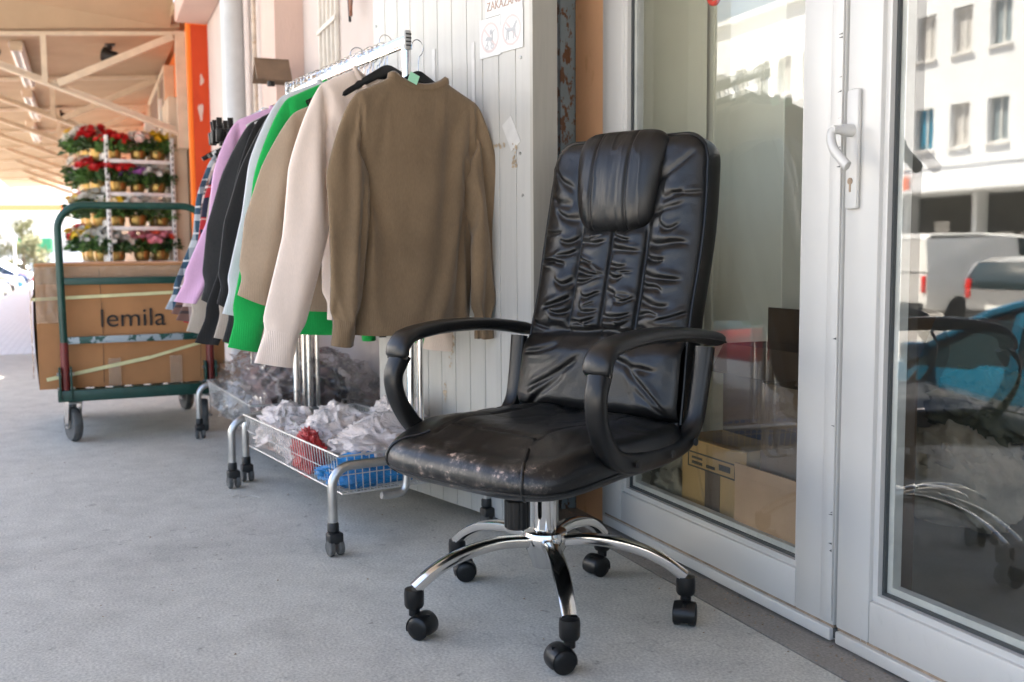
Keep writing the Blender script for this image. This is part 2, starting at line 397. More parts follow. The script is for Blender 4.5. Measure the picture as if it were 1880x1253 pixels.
def bar(b, p, q, w, h, up=(0, 0, 1)):
    """rectangular bar between two points"""
    p = Vector(p); q = Vector(q); t = (q - p).normalized(); u = Vector(up); u = (u - t * t.dot(u)).normalized(); s = t.cross(u)
    vs_ = [e + s * (a * w / 2) + u * (c * h / 2) for e in (p, q) for a, c in ((-1, -1), (1, -1), (1, 1), (-1, 1))]
    return b.add(vs_, [(0, 3, 2, 1), (4, 5, 6, 7), (0, 1, 5, 4), (1, 2, 6, 5), (2, 3, 7, 6), (3, 0, 4, 7)])
ordinal = ['nearest', 'second', 'third', 'fourth', 'fifth', 'sixth', 'seventh', 'eighth']
proto = None
for i in range(8):
    x = -6.85 - 2.35 * i
    lab = 'cream steel canopy bracket, %s from the orange pilaster' % ordinal[i]
    if proto is None:
        t = wthing('canopy_bracket', lab, 'bracket', 'steel brackets under the canopy', x)
        zb = lambda y: 1.93 + .352 * (-.66 - y)
        yo = -2.62
        q = MB(); bar(q, (0, -.66, zb(-.66)), (0, yo, zb(yo)), .05, .022); bar(q, (-.02, -.66, zb(-.66) + .03), (-.02, yo, zb(yo) + .03), .008, .05); q.build('lower_chord', M['truss'], t, smooth=False)
        q = MB(); bar(q, (0, -.66, 2.80), (0, -3.2, ceil_z(-3.2) - .02), .05, .03); q.build('upper_chord', M['truss'], t, smooth=False)
        q = MB(); bar(q, (0, -1.72, zb(-1.72)), (0, -1.72, ceil_z(-1.72) - .035), .045, .045, (1, 0, 0)); q.build('post', M['truss'], t, smooth=False)
        q = MB(); bar(q, (0.012, -1.62, zb(-1.62) + .04), (0.012, -.68, 2.77), .05, .06); q.build('diagonal', M['truss'], t, smooth=False)
        q = MB(); q.b2(-.03, .03, -.66, -.56, 1.8, 2.82); q.build('wall_plate', M['truss'], t, smooth=False)
        proto = t
    else:
        t = copy_tree(proto); t.location = wp(x, 0, 0); tag(t, lab, 'bracket', 'steel brackets under the canopy')

# lamps and long fittings under the canopy
M['lampwhite'] = pm('white_enamel', (.75, .73, .68), .4, var=.05)
def floodlight(x, y, lab, aim):
    z = ceil_z(y)
    t = wthing('floodlight', lab, 'floodlight', 'floodlights under the canopy', x, y, z)
    q = MB(); q.cyl((0, 0, 0), (0, 0, -.05), .022); q.box((0, 0, -.005), (.09, .09, .012)); q.build('mount', M['black_matte'], t)
    q = MB(); Mx = Matrix.Rotation(aim, 4, 'Y') @ Matrix.Rotation(R(60), 4, 'X'); q.lathe([(.03, -.08), (.05, -.06), (.055, 0), (.085, .05)], 18, (0, 0, -.11), Mx); q.build('housing', M['black_matte'], t)
    q = MB(); q.lathe([(.0, .052), (.05, .058), (.08, .05)], 18, (0, 0, -.11), Mx); q.build('lens', M['lampwhite'], t)
floodlight(-7.5, -1.18, 'black round floodlight under the canopy nearest the pilaster', R(-70))
floodlight(-7.2, -2.15, 'dark round floodlight under the canopy at the left edge of the picture', R(-90))
floodlight(-11.6, -1.7, 'small dark floodlight far along the canopy', R(-40))
for k, (x, y) in enumerate(((-8.4, -1.95), (-11.2, -2.0), (-14.0, -2.1))):
    t = wthing('strip_light', '%s of the white strip light fittings along the canopy' % ('nearest', 'middle one', 'farthest')[k], 'strip light', 'strip lights along the canopy', x, y, ceil_z(y))
    q = MB(); q.b2(-1.1, 1.1, -.06, .06, -.05, -.004, .01); q.build('housing', M['lampwhite'], t)
    for s in (-.03, .03):
        q = MB(); q.cyl((-1.05, s, -.066), (1.05, s, -.066), .013); q.build('tube', M['lampwhite'], t)
    for e_ in (1.1, -1.13):
        q = MB(); q.b2(e_, e_ + .03, -.05, .05, -.09, -.004); q.build('end_cap', M['truss'], t, smooth=False)

# things fixed on the far orange wall
t = wthing('shop_window', 'dark brown shuttered window high on the orange wall behind the flowers', 'window', None, -9.6, -.562, 1.9)
q = MB(); q.b2(-1.3, 1.3, -.08, 0, 0, .82); q.build('shutter', M['brownwall'], t, smooth=False)
q = MB(); q.b2(-1.36, -1.3, -.1, 0, -.05, .87); q.b2(1.3, 1.36, -.1, 0, -.05, .87); q.b2(-1.3, 1.3, -.1, 0, .82, .87); q.b2(-1.3, 1.3, -.1, 0, -.05, 0); q.build('frame', M['truss'], t, smooth=False)
t = wthing('rolled_awning', 'rolled white ribbed awning above the flower trolley', 'awning', None, -9.3, -.78, 1.86)
for k in range(6):
    q = MB(); q.cyl((-.9 + .3 * k, .1, .02), (-.9 + .3 * k, -.34, -.17), .075, 12); q.build('roll', M['lampwhite'], t)
q = MB(); q.b2(-1.05, 1.05, .06, .155, -.08, .1); q.build('bracket_bar', M['brownwall'], t, smooth=False)
t = wthing('wall_cabinet', 'beige metal cabinet on the orange wall right of the flower trolley', 'cabinet', None, -7.4, -.565, 0.0)
q = MB(); q.b2(-.35, .35, -.16, 0, .0, 2.28, .01); q.build('body', pm('beige_board', (.62, .47, .34), .7, var=.1, vscale=3), t)
q = MB(); q.b2(-.36, -.30, -.19, -.162, 1.2, 2.35); q.b2(-.9, -.8, -.3, -.2, .2, 2.2); q.build('white_strip', M['lampwhite'], t, smooth=False)
# ================================================================== shop front
# rusty blue steel post
m = pm('rusty_blue_steel', (.20, .255, .28), .6, var=.15, vscale=12, bump=.6, bscale=60, col2=(.13, .055, .02), thr={'scale': 42, 'p': .52, 'w': .05, 'detail': 6}, stretch=(1, 1, .55))
t = wthing('steel_post', 'rusty blue steel post between the panel and the apricot wall', 'post')
q = MB(); q.b2(-.43, -.310, -.03, .04, 0, 3.2, .004); q.build('web', m, t)
q = MB(); q.b2(-.445, -.4305, -.06, .05, 0, 3.2, .003); q.b2(-.3095, -.302, -.038, .014, 0, 3.2, .002); q.build('flange', m, t)

# white sandwich-panel door leaf, swung open against the wall
def panelmat(name, col):
    m, t, N, L, P = nmat(name)
    tc = N.new('ShaderNodeTexCoord')
    mp = N.new('ShaderNodeMapping'); mp.inputs['Scale'].default_value = (9, 9, .7); L.new(tc.outputs['Object'], mp.inputs[0])
    n1 = N.new('ShaderNodeTexNoise'); n1.inputs['Scale'].default_value = 3; n1.inputs['Detail'].default_value = 8; n1.inputs['Roughness'].default_value = .7; L.new(mp.outputs[0], n1.inputs[0])
    n2 = N.new('ShaderNodeTexNoise'); n2.inputs['Scale'].default_value = 7; n2.inputs['Detail'].default_value = 10; n2.inputs['Roughness'].default_value = .72; L.new(tc.outputs['Object'], n2.inputs[0])
    r1 = N.new('ShaderNodeValToRGB'); r1.color_ramp.elements[0].position = .25; r1.color_ramp.elements[1].position = .55; r1.color_ramp.elements[0].color = tint(col, .86); r1.color_ramp.elements[1].color = tint(col, 1)
    L.new(n1.outputs[0], r1.inputs[0])
    r2 = N.new('ShaderNodeValToRGB'); r2.color_ramp.elements[0].position = .665; r2.color_ramp.elements[1].position = .70; L.new(n2.outputs[0], r2.inputs[0])
    mx = N.new('ShaderNodeMix'); mx.data_type = 'RGBA'; mx.inputs[7].default_value = (.36, .29, .21, 1); L.new(r2.outputs[0], mx.inputs[0]); L.new(r1.outputs[0], mx.inputs[6])
    L.new(mx.outputs[2], P.inputs['Base Color']); P.inputs['Roughness'].default_value = .38
    return m
M['panel'] = panelmat('white_panel_paint', (.50, .49, .455))
M['panel_edge'] = panelmat('shaded_panel_edge', (.43, .41, .36))  # greyer copy of the panel paint, edge shade put into the colour
PT = R(-67.0) + R(15.0)
PW, PH = .88, 2.75
panel = thing('panel_door', 'white ribbed sandwich panel door swung open behind the clothes rack', 'door', wp(.015, -.277, .036), PT)
q = MB(); q.b2(-PW, -.002, .006, .085, 0, PH); q.build('core', M['panel_edge'], panel, smooth=False)
ns = 11; sw = PW / ns
for k in range(ns):
    q = MB(); q.b2(-PW + k * sw + .0012, -PW + (k + 1) * sw - .0012, 0, .0065, .0, PH, .001); q.build('strip', M['panel'], panel, smooth=False)
q = MB(); q.b2(-.004, .0015, -.003, .088, -.002, PH); q.b2(-.011, -.004, -.003, .0, -.002, PH); q.build('edge_trim', M['panel_edge'], panel, smooth=False)
q = MB()
for (x, z) in ((-.055, 1.37), (-.06, 1.10), (-.05, .98), (-.86, 1.6), (-.86, .9), (-.2, .75)):
    q.lathe([(.0045, 0), (.004, .003), (0, .004)], 8, (x, 0, z), Matrix.Rotation(R(90), 4, 'X'))
q.build('screw', M['steel'], panel)
# tape scraps and dried glue on the panel
M['tape'] = pm('old_white_tape', (.60, .59, .56), .45, var=.08, vscale=30)
M['glue'] = pm('brown_glue_residue', (.45, .36, .25), .7, var=.4, vscale=60)
q = MB()
for (x, z, w_, h_, a) in ((-.50, 1.345, .018, .24, 0), (-.39, 1.242, .21, .014, R(3)), (-.285, 1.34, .016, .22, 0), (-.62, 1.18, .14, .008, R(6)), (-.30, 1.10, .16, .010, R(5)), (-.10, 1.16, .05, .09, R(30))):
    q.box((x, -.0016, z), (w_, .001, h_), ry=-a)
q.build('tape_strip', M['tape'], panel, smooth=False)
q = MB()
rng = random.Random(3)
for (x0, z0, w_, h_, n_) in ((-.20, 1.125, .17, .012, 26), (-.085, 1.10, .02, .09, 18), (-.42, .50, .03, .10, 22), (-.46, .36, .015, .08, 12), (-.62, 1.175, .1, .008, 10), (-.30, 1.265, .012, .03, 8)):
    for k in range(n_):
        x = x0 + rng.uniform(-w_, w_) * .5; z = z0 + rng.uniform(-h_, h_) * .5 + (x - x0) * .06; s = rng.uniform(.002, .007); n = 6; a0 = rng.uniform(0, 6)
        q.add([(x + s * rng.uniform(.5, 1.4) * math.cos(a0 + i), -.0022, z + s * rng.uniform(.5, 1.4) * math.sin(a0 + i)) for i in np.linspace(0, 2 * math.pi, n, endpoint=False)], [tuple(range(n))])
q.build('glue_mark', M['glue'], panel, smooth=False)

# lettering helper: text turned into mesh, standing in the local xz plane facing -y
def text_mesh(name, txt, size, mat, parent, loc, ext=.0004, rz=0, align='CENTER', xs=1.0):
    cu = bpy.data.curves.new(name, 'FONT'); cu.body = txt; cu.size = size; cu.extrude = ext; cu.align_x = align; cu.align_y = 'BOTTOM'
    tmp = bpy.data.objects.new(name, cu); C.objects.link(tmp)
    bpy.context.view_layer.update()
    me = bpy.data.meshes.new_from_object(tmp.evaluated_get(bpy.context.evaluated_depsgraph_get()))
    bpy.data.objects.remove(tmp)
    me.transform(Matrix.Rotation(R(90), 4, 'X') @ Matrix.Diagonal((xs, 1, 1, 1)))
    me.materials.clear(); me.materials.append(mat); me.name = name
    o = mk(name, me, parent); o.location = loc; o.rotation_euler = (0, 0, rz); return o
M['paper'] = pm('white_sticker', (.62, .62, .61), .4, var=.03, vscale=20)
M['print_brown'] = pm('faded_brown_print', (.38, .27, .21), .6)
M['print_grey'] = pm('faded_grey_print', (.43, .44, .45), .6)
M['print_pink'] = pm('faded_pink_print', (.60, .51, .49), .6)
# prohibition notice on the panel
sg = thing('notice_sticker', 'white notice with faded brown capitals stuck high on the white panel', 'sticker', panel.matrix_basis @ Vector((0, 0, 0)), PT)
sg.location = wp(.015, -.277, .036) + Matrix.Rotation(PT, 3, 'Z') @ Vector((-.130, -.004, 1.507))
q = MB(); q.b2(-.088, .088, 0, .0022, 0, .20, .0); q.build('sheet', M['paper'], sg, smooth=False)
text_mesh('lettering', 'ZAKAZANE', .036, M['print_brown'], sg, (0, -.0008, .011), xs=.86)
def ring(b, r0, r1, n=40, y=-.0006, cz=0):
    vs_ = []
    for k in range(n):
        a = 2 * math.pi * k / n
        vs_ += [(r0 * math.cos(a), y, cz + r0 * math.sin(a)), (r1 * math.cos(a), y, cz + r1 * math.sin(a))]
    b.add(vs_, [(2 * k, 2 * k + 1, (2 * k + 3) % (2 * n), (2 * k + 2) % (2 * n)) for k in range(n)])
def flatpoly(b, pts, y=-.001): b.add([(p[0], y, p[1]) for p in pts], [tuple(range(len(pts)))])
def stroke(b, p, q_, w_, y=-.001):
    dx, dz = q_[0] - p[0], q_[1] - p[1]; l = math.hypot(dx, dz); nx, nz = -dz / l * w_ / 2, dx / l * w_ / 2
    b.add([(p[0] + nx, y, p[1] + nz), (q_[0] + nx, y, q_[1] + nz), (q_[0] - nx, y, q_[1] - nz), (p[0] - nx, y, p[1] - nz)], [(0, 1, 2, 3)])
for k, cx in enumerate((-.222, -.118)):
    s = thing('pictogram_sticker', ('faded no-prams sticker under the notice on the panel', 'faded no-dogs sticker under the notice on the panel')[k], 'sticker', wp(.015, -.277, .036) + Matrix.Rotation(PT, 3, 'Z') @ Vector((cx + .026, -.004, 1.449 + .004 * k)), PT, 'prohibition stickers on the panel')
    q = MB(); q.b2(-.0515, .0515, 0, .0022, -.056, .056); q.build('sheet', M['paper'], s, smooth=False)
    q = MB(); ring(q, .037, .044); stroke(q, (-.028, .028), (.028, -.028), .006, -.0008); q.build('prohibition_ring', M['print_pink'], s, smooth=False)
    q = MB()
    if k == 0:
        ring(q, .005, .0075, 16, -.001, 0); q.v = [(v[0] - .014, v[1], v[2] - .027) for v in q.v]
        q2 = MB(); ring(q2, .005, .0075, 16, -.001, 0); q.add([(v[0] + .012, v[1], v[2] - .027) for v in q2.v], q2.f)
        flatpoly(q, [(-.022, -.006), (.008, -.012), (.014, -.004), (.004, .0), (-.012, .004)])
        stroke(q, (.012, -.008), (.012, .012), .004); stroke(q, (.012, .012), (.024, .02), .003); stroke(q, (-.008, -.01), (-.016, -.022), .003); stroke(q, (.004, -.012), (.012, -.022), .003)
        flatpoly(q, [(.002, .006), (.012, .01), (.008, .024), (.0, .018)])
    else:
        flatpoly(q, [(-.022, -.002), (-.02, .008), (.006, .006), (.014, .016), (.02, .024), (.028, .022), (.026, .016), (.02, .012), (.016, -.002), (.006, -.004), (-.01, -.004)])
        for (a, c) in (((-.02, 0), (-.024, -.026)), ((-.014, -.002), (-.014, -.026)), ((.01, -.002), (.008, -.026)), ((.015, .0), (.02, -.024)), ((-.022, .004), (-.03, .012))): stroke(q, a, c, .0045)
    q.build('silhouette', M['print_grey'], s, smooth=False)

# ------------------------------------------------------------------ white plastic doors
def doorwhite(name, col):
    m, t, N, L, P = nmat(name)
    tc = N.new('ShaderNodeTexCoord')
    n2 = N.new('ShaderNodeTexNoise'); n2.inputs['Scale'].default_value = 14; n2.inputs['Detail'].default_value = 8; n2.inputs['Roughness'].default_value = .75; L.new(tc.outputs['Object'], n2.inputs[0])
    r2 = N.new('ShaderNodeValToRGB'); r2.color_ramp.elements[0].position = .68; r2.color_ramp.elements[1].position = .74; L.new(n2.outputs[0], r2.inputs[0])
    n3 = N.new('ShaderNodeTexNoise'); n3.inputs['Scale'].default_value = 2.4; n3.inputs['Detail'].default_value = 6; L.new(tc.outputs['Object'], n3.inputs[0])
    r3 = N.new('ShaderNodeValToRGB'); r3.color_ramp.elements[0].position = .3; r3.color_ramp.elements[1].position = .6; r3.color_ramp.elements[0].color = tint(col, .93); r3.color_ramp.elements[1].color = tint(col, 1); L.new(n3.outputs[0], r3.inputs[0])
    mx = N.new('ShaderNodeMix'); mx.data_type = 'RGBA'; mx.inputs[7].default_value = (.52, .49, .45, 1); L.new(r2.outputs[0], mx.inputs[0]); L.new(r3.outputs[0], mx.inputs[6])
    L.new(mx.outputs[2], P.inputs['Base Color']); P.inputs['Roughness'].default_value = .32
    return m
M['pvc'] = doorwhite('white_pvc', (.57, .56, .53))
M['gasket'] = pm('grey_rubber_gasket', (.05, .055, .055), .5)
M['bead'] = pm('weathered_glazing_bead', (.56, .56, .52), .4, var=.15, vscale=12)
M['grime'] = pm('brown_grime', (.30, .22, .15), .8, var=.4, vscale=30)
M['pane'] = glass_mat('door_pane', (.95, .965, .95), 1.5, .05)

fr = wthing('door_frame', 'white outer door frame beside the apricot wall', 'door frame')
q = MB(); q.b2(-.112, -.085, .012, .09, 0, 2.35, .003); q.build('jamb', M['pvc'], fr)
q = MB(); q.b2(-.0845, -.0815, .02, .09, 0, 2.35); q.build('seal', M['gasket'], fr, smooth=False)
q = MB(); q.b2(-.1145, -.1005, .0905, .38, 0, 2.35); q.build('reveal', pm('cream_reveal_paint', (.80, .77, .66), .6, var=.05, vscale=3), fr, smooth=False)
q = MB(); q.b2(-.112, 2.6, .012, .09, 2.352, 2.42); q.build('head', M['pvc'], fr)
q = MB(); q.b2(-.08, 2.1, .02, .09, .0, .012); q.build('sill', M['strip'], fr, smooth=False)
ZT = 2.34
def leaf(name, label, x0, x1, gx0, gx1, group):
    t = wthing(name, label, 'door', group)
    zb = .130                                   # top of the bottom rail
    # rails and stiles, mitred look: stiles full height, rails butted between them
    def stile(xa, xb):
        q = MB(); q.b2(xa, xb, 0, .07, .040, ZT, .004); q.build('stile', M['pvc'], t)
    stile(x0, gx0); stile(gx1, x1)
    q = MB(); q.b2(gx0 + .0005, gx1 - .0005, .0003, .07, .040, zb, .004); q.build('bottom_rail', M['pvc'], t)
    q = MB(); q.b2(gx0 + .0005, gx1 - .0005, .0003, .07, ZT - .1, ZT, .004); q.build('top_rail', M['pvc'], t)
    q = MB(); q.b2(x0 + .004, x1 - .004, -.006, .068, .006, .034, .004); q.build('kick_profile', M['pvc'], t)
    q = MB(); q.b2(x0 + .002, x1 - .002, .004, .06, .034, .040); q.build('dirt_line', M['grime'], t, smooth=False)
    # glazing: sloped bead, dark gasket, pane
    for nm, ins, yy0, yy1, mm in (('glazing_bead', .014, .010, .040, M['pvc']), ('gasket', .020, .022, .050, M['gasket']), ('spacer', .034, .030, .052, M['bead'])):
        prev = 0 if nm == 'glazing_bead' else (.014 if nm == 'gasket' else .020)
        q = MB(); a0, a1, c0, c1 = gx0 + prev, gx1 - prev, zb + prev, ZT - .1 - prev
        d = ins - prev
        q.b2(a0, a0 + d, yy0, yy1, c0, c1); q.b2(a1 - d, a1, yy0, yy1, c0, c1); q.b2(a0 + d, a1 - d, yy0, yy1, c0, c0 + d); q.b2(a0 + d, a1 - d, yy0, yy1, c1 - d, c1)
        q.build(nm, mm, t, smooth=False)
    q = MB(); q.b2(gx0 + .012, gx1 - .012, .0290, .0292 + .0008, zb + .012, ZT - .112); q.b2(gx0 + .012, gx1 - .012, .0495, .0503, zb + .012, ZT - .112)
    # two thin panes; keep only the outward face of each so that each pane mirrors once
    q = MB()
    for yy in (.0285, .0535):
        q.add([(gx0 + .012, yy, zb + .012), (gx1 - .012, yy, zb + .012), (gx1 - .012, yy, ZT - .112), (gx0 + .012, yy, ZT - .112)], [(0, 1, 2, 3)])
    q.build('glass', M['pane'], t, smooth=False)
    return t
dl = leaf('glass_door', 'left white-framed glass door leaf behind the office chair', -.080, .966, .030, .838, 'white glass doors')
dr = leaf('glass_door', 'right white-framed glass door leaf with the lever handle', .974, 2.05, 1.070, 1.95, 'white glass doors')
q = MB(); q.b2(.9665, .9735, .03, .07, .04, ZT); q.build('edge_seal', M['gasket'], dl, smooth=False)
q = MB(); q.b2(.93, .964, -.0055, -.0003, .05, ZT, .002); q.build('cover_strip', M['pvc'], dl)
# scuffs on the cover strip and marks low on the door
rng = random.Random(11)
q = MB()
for k in range(14):
    z = rng.choice([rng.uniform(.1, 1.3), rng.uniform(.9, 1.3), rng.uniform(.2, .5)]); x = .9585; w_ = rng.uniform(.002, .007)
    q.add([(x - w_, -.0062, z), (x + .005, -.0062, z + rng.uniform(-.002, .002)), (x + .005, -.0062, z + rng.uniform(.0008, .006)), (x - w_, -.0062, z + .0007)], [(0, 1, 2, 3)])
q.build('scuff', M['gasket'], dl, smooth=False)
q = MB()
for k in range(45):
    x = rng.uniform(1.0, 1.6); z = rng.uniform(.045, .12); l = rng.uniform(.006, .02)
    q.add([(x, -.0006, z), (x + l * .5, -.0006, z - l), (x + l * .5 + .0012, -.0006, z - l), (x + .0012, -.0006, z)], [(0, 1, 2, 3)])
q.build('scuff', M['bead'], dr, smooth=False)
# handle on the right leaf
q = MB(); q.b2(.984, 1.019, -.012, .0, .935, 1.178, .011); pl = q.build('handle_plate', M['pvc'], dr)
q = MB(); q.lathe([(.0, 0), (.007, 0), (.007, .0016), (0, .002)], 16, (1.0015, -.0122, .992), Matrix.Rotation(R(90), 4, 'X')); q.b2(.9995, 1.0035, -.0138, -.012, .970, .990); q.build('keyhole', M['grime'], pl)
q = MB(); q.lathe([(.013, 0), (.013, .02), (.009, .026), (.009, .05)], 16, (1.0015, -.012, 1.094), Matrix.Rotation(R(90), 4, 'X'))
pts = catmull([(1.0015, -.052, 1.097), (.997, -.060, 1.085), (1.010, -.064, 1.055), (1.045, -.064, 1.022), (1.052, -.063, 1.016)], 18)
q.tube(pts, [.0115] * 17 + [.010, .006], 12, flat=.8); q.build('lever_handle', M['pvc'], dr)
# dark block painted as the shaded gap between the two leaves at the floor
q = MB(); q.b2(.945, .985, .004, .06, .012, .034); q.build('dark_gap_block', M['gasket'], dl, smooth=False)

# red sign just inside the glass, only its lower loops reach into the picture
M['red_neon'] = pm('red_plastic_tube', (.80, .035, .012), .3)
t = wthing('hanging_sign', 'red script sign hanging inside the left glass door', 'sign', None, .38, .10, 1.50)
q = MB()
q.tube(catmull([(-.055, 0, .12), (-.06, 0, .03), (-.035, 0, .004), (-.012, 0, .02), (-.006, 0, .1)], 20), .007, 10)
q.tube(catmull([(.014, 0, .1), (.018, 0, .02), (.026, 0, .012), (.036, 0, .04), (.05, 0, .11)], 16), .007, 10)
q.tube(catmull([(-.07, 0, .12), (0, 0, .1), (.07, 0, .12)], 10), .004, 8)
q.build('lettering', M['red_neon'], t)

# downpipe, small pipe, wall box, grille, loose cables
M['pipe'] = pm('grey_zinc_pipe', (.50, .51, .52), .45, var=.1, vscale=5, metal=.1)
t = wthing('downpipe', 'thick grey rainwater downpipe on the pink wall', 'pipe', None, -4.0, -.55, 0)
q = MB(); q.cyl((0, 0, .05), (0, 0, 3.2), .072, 24); q.build('pipe', M['pipe'], t)
for z_ in (2.55, .8):
    q = MB(); q.b2(-.085, .085, -.085, .11, z_, z_ + .04, .004); q.build('clamp', M['pipe'], t, smooth=False)
t = wthing('conduit', 'thin rusty conduit right of the thick downpipe', 'pipe', None, -3.62, -.475, 0)
q = MB(); q.cyl((0, 0, .05), (0, 0, 3.2), .014, 12); q.build('pipe', pm('rusty_conduit', (.55, .45, .36), .6, var=.3, vscale=12, col2=(.3, .17, .08), thr={'scale': 14, 'p': .55, 'w': .1}), t)
t = wthing('wall_lamp', 'small brown folded metal lamp hood on the pink pilaster', 'lamp', None, -2.47, -.53, 1.70)
brn = pm('brown_sheet_metal', (.20, .135, .09), .45, metal=.3, var=.2, vscale=8)
q = MB(); q.prism([(-.075, 0), (0.0, .115), (.008, .108), (-.062, 0)], -.13, .04); q.build('hood', brn, t, smooth=False)
q = MB(); q.prism([(.0, .115), (.085, .0), (.078, -.008), (-.006, .106)], -.13, .04); q.build('hood', brn, t, smooth=False)
q = MB(); q.b2(-.31, .012, -.0, .02, .06, .08); q.cyl((0, -.05, -.02), (0, -.05, .03), .02); q.build('socket', M['black_matte'], t)
t = wthing('window_grille', 'narrow white-painted steel window grille on the pale wall', 'grille', None, -2.14, -.36, 1.25)
gm = pm('old_white_paint', (.66, .63, .57), .5, var=.1, vscale=12)
for x in (-.17, -.085, -.0, .085, .17):
    q = MB(); q.b2(x - .008, x + .008, -.012, .006, 0, 1.5, .002); q.build('bar', gm, t)
for z in (.0, .66, 1.3):
    q = MB(); q.b2(-.19, .19, -.02, -.0125, z, z + .022, .002); q.build('crossbar', gm, t)
t = wthing('loose_cables', 'bundle of loose black and brown cables hanging on the pale wall', 'cable', None, -1.53, -.39, 1.75)
for k, (dx, c_) in enumerate(((-.03, (.01, .01, .01)), (.0, (.20, .07, .03)), (.016, (.24, .09, .04)), (.03, (.16, .08, .05)))):
    q = MB(); q.tube(catmull([(dx * .6, .02, 1.2), (dx, -.01, .8), (dx * 1.2, -.02, .35), (.01 + dx * .5, -.02, .06 + .02 * k)], 14), .006 + .002 * (k == 1), 8); q.build('cable', pm('cable_%d' % k, c_, .5), t)
# ================================================================== office chair
def leather_mat(name, wear=False):
    m, t, N, L, P = nmat(name)
    tc = N.new('ShaderNodeTexCoord')
    v = N.new('ShaderNodeTexVoronoi'); v.inputs['Scale'].default_value = 420; L.new(tc.outputs['Object'], v.inputs[0])
    n = N.new('ShaderNodeTexNoise'); n.inputs['Scale'].default_value = 26; n.inputs['Detail'].default_value = 6; n.inputs['Roughness'].default_value = .65; L.new(tc.outputs['Object'], n.inputs[0])
    mr = N.new('ShaderNodeMapRange'); mr.inputs[3].default_value = .24; mr.inputs[4].default_value = .44; L.new(n.outputs[0], mr.inputs[0]); L.new(mr.outputs[0], P.inputs['Roughness'])
    b = N.new('ShaderNodeBump'); b.inputs['Strength'].default_value = .22; b.inputs['Distance'].default_value = .0012
    ad = N.new('ShaderNodeMath'); ad.operation = 'MULTIPLY_ADD'; ad.inputs[1].default_value = 1.2; L.new(n.outputs[0], ad.inputs[0]); L.new(v.outputs['Distance'], ad.inputs[2])
    L.new(ad.outputs[0], b.inputs['Height']); L.new(b.outputs[0], P.inputs['Normal'])
    P.inputs['Specular IOR Level'].default_value = .5
    base = (.0065, .0063, .006, 1)
    P.inputs['Base Color'].default_value = base
    if wear:
        # cracked, rubbed leather along the front edge of the seat
        sp = N.new('ShaderNodeSeparateXYZ'); L.new(tc.outputs['Object'], sp.inputs[0])
        n1 = N.new('ShaderNodeTexNoise'); n1.inputs['Scale'].default_value = 34; n1.inputs['Detail'].default_value = 9; n1.inputs['Roughness'].default_value = .72; L.new(tc.outputs['Object'], n1.inputs[0])
        fr = N.new('ShaderNodeMapRange'); fr.inputs[1].default_value = -.20; fr.inputs[2].default_value = -.30; fr.inputs[3].default_value = 0; fr.inputs[4].default_value = .12; L.new(sp.outputs['Y'], fr.inputs[0])
        s = N.new('ShaderNodeMath'); s.operation = 'ADD'; L.new(n1.outputs[0], s.inputs[0]); L.new(fr.outputs[0], s.inputs[1])
        r = N.new('ShaderNodeValToRGB'); r.color_ramp.elements[0].position = .715; r.color_ramp.elements[1].position = .76; L.new(s.outputs[0], r.inputs[0])
        # two torn spots
        fac = r.outputs[0]
        for (cx, cy, cz, rad) in ((.010, -.305, .437, .014), (-.235, -.270, .450, .006), (-.215, -.285, .440, .006), (.06, -.318, .405, .004), (-.03, -.23, .462, .006), (.035, -.312, .425, .006)):
            dd = N.new('ShaderNodeVectorMath'); dd.operation = 'DISTANCE'; L.new(tc.outputs['Object'], dd.inputs[0]); dd.inputs[1].default_value = (cx, cy, cz)
            ma = N.new('ShaderNodeMath'); ma.operation = 'MULTIPLY_ADD'; ma.inputs[1].default_value = .075; L.new(n1.outputs[0], ma.inputs[0]); L.new(dd.outputs['Value'], ma.inputs[2])
            lt = N.new('ShaderNodeMapRange'); lt.inputs[1].default_value = rad + .0375; lt.inputs[2].default_value = rad + .033; L.new(ma.outputs[0], lt.inputs[0])
            mxm = N.new('ShaderNodeMath'); mxm.operation = 'MAXIMUM'; L.new(fac, mxm.inputs[0]); L.new(lt.outputs[0], mxm.inputs[1]); fac = mxm.outputs[0]
        r_s = N.new('ShaderNodeValToRGB'); r_s.color_ramp.elements[0].position = .60; r_s.color_ramp.elements[1].position = .74; r_s.color_ramp.elements[0].color = base; r_s.color_ramp.elements[1].color = (.085, .072, .062, 1); L.new(s.outputs[0], r_s.inputs[0])
        mx = N.new('ShaderNodeMix'); mx.data_type = 'RGBA'; L.new(r_s.outputs[0], mx.inputs[6]); mx.inputs[7].default_value = (.40, .29, .23, 1); L.new(fac, mx.inputs[0]); L.new(mx.outputs[2], P.inputs['Base Color'])
    return m
M['leather'] = leather_mat('black_leather'); M['leather_worn'] = leather_mat('worn_black_leather', True)

CH = (.075, 2.297, 0); CRZ = R(-39.7)
chair = thing('office_chair', 'worn black leather office chair with chrome five-star base in front of the glass door', 'chair', CH, CRZ)
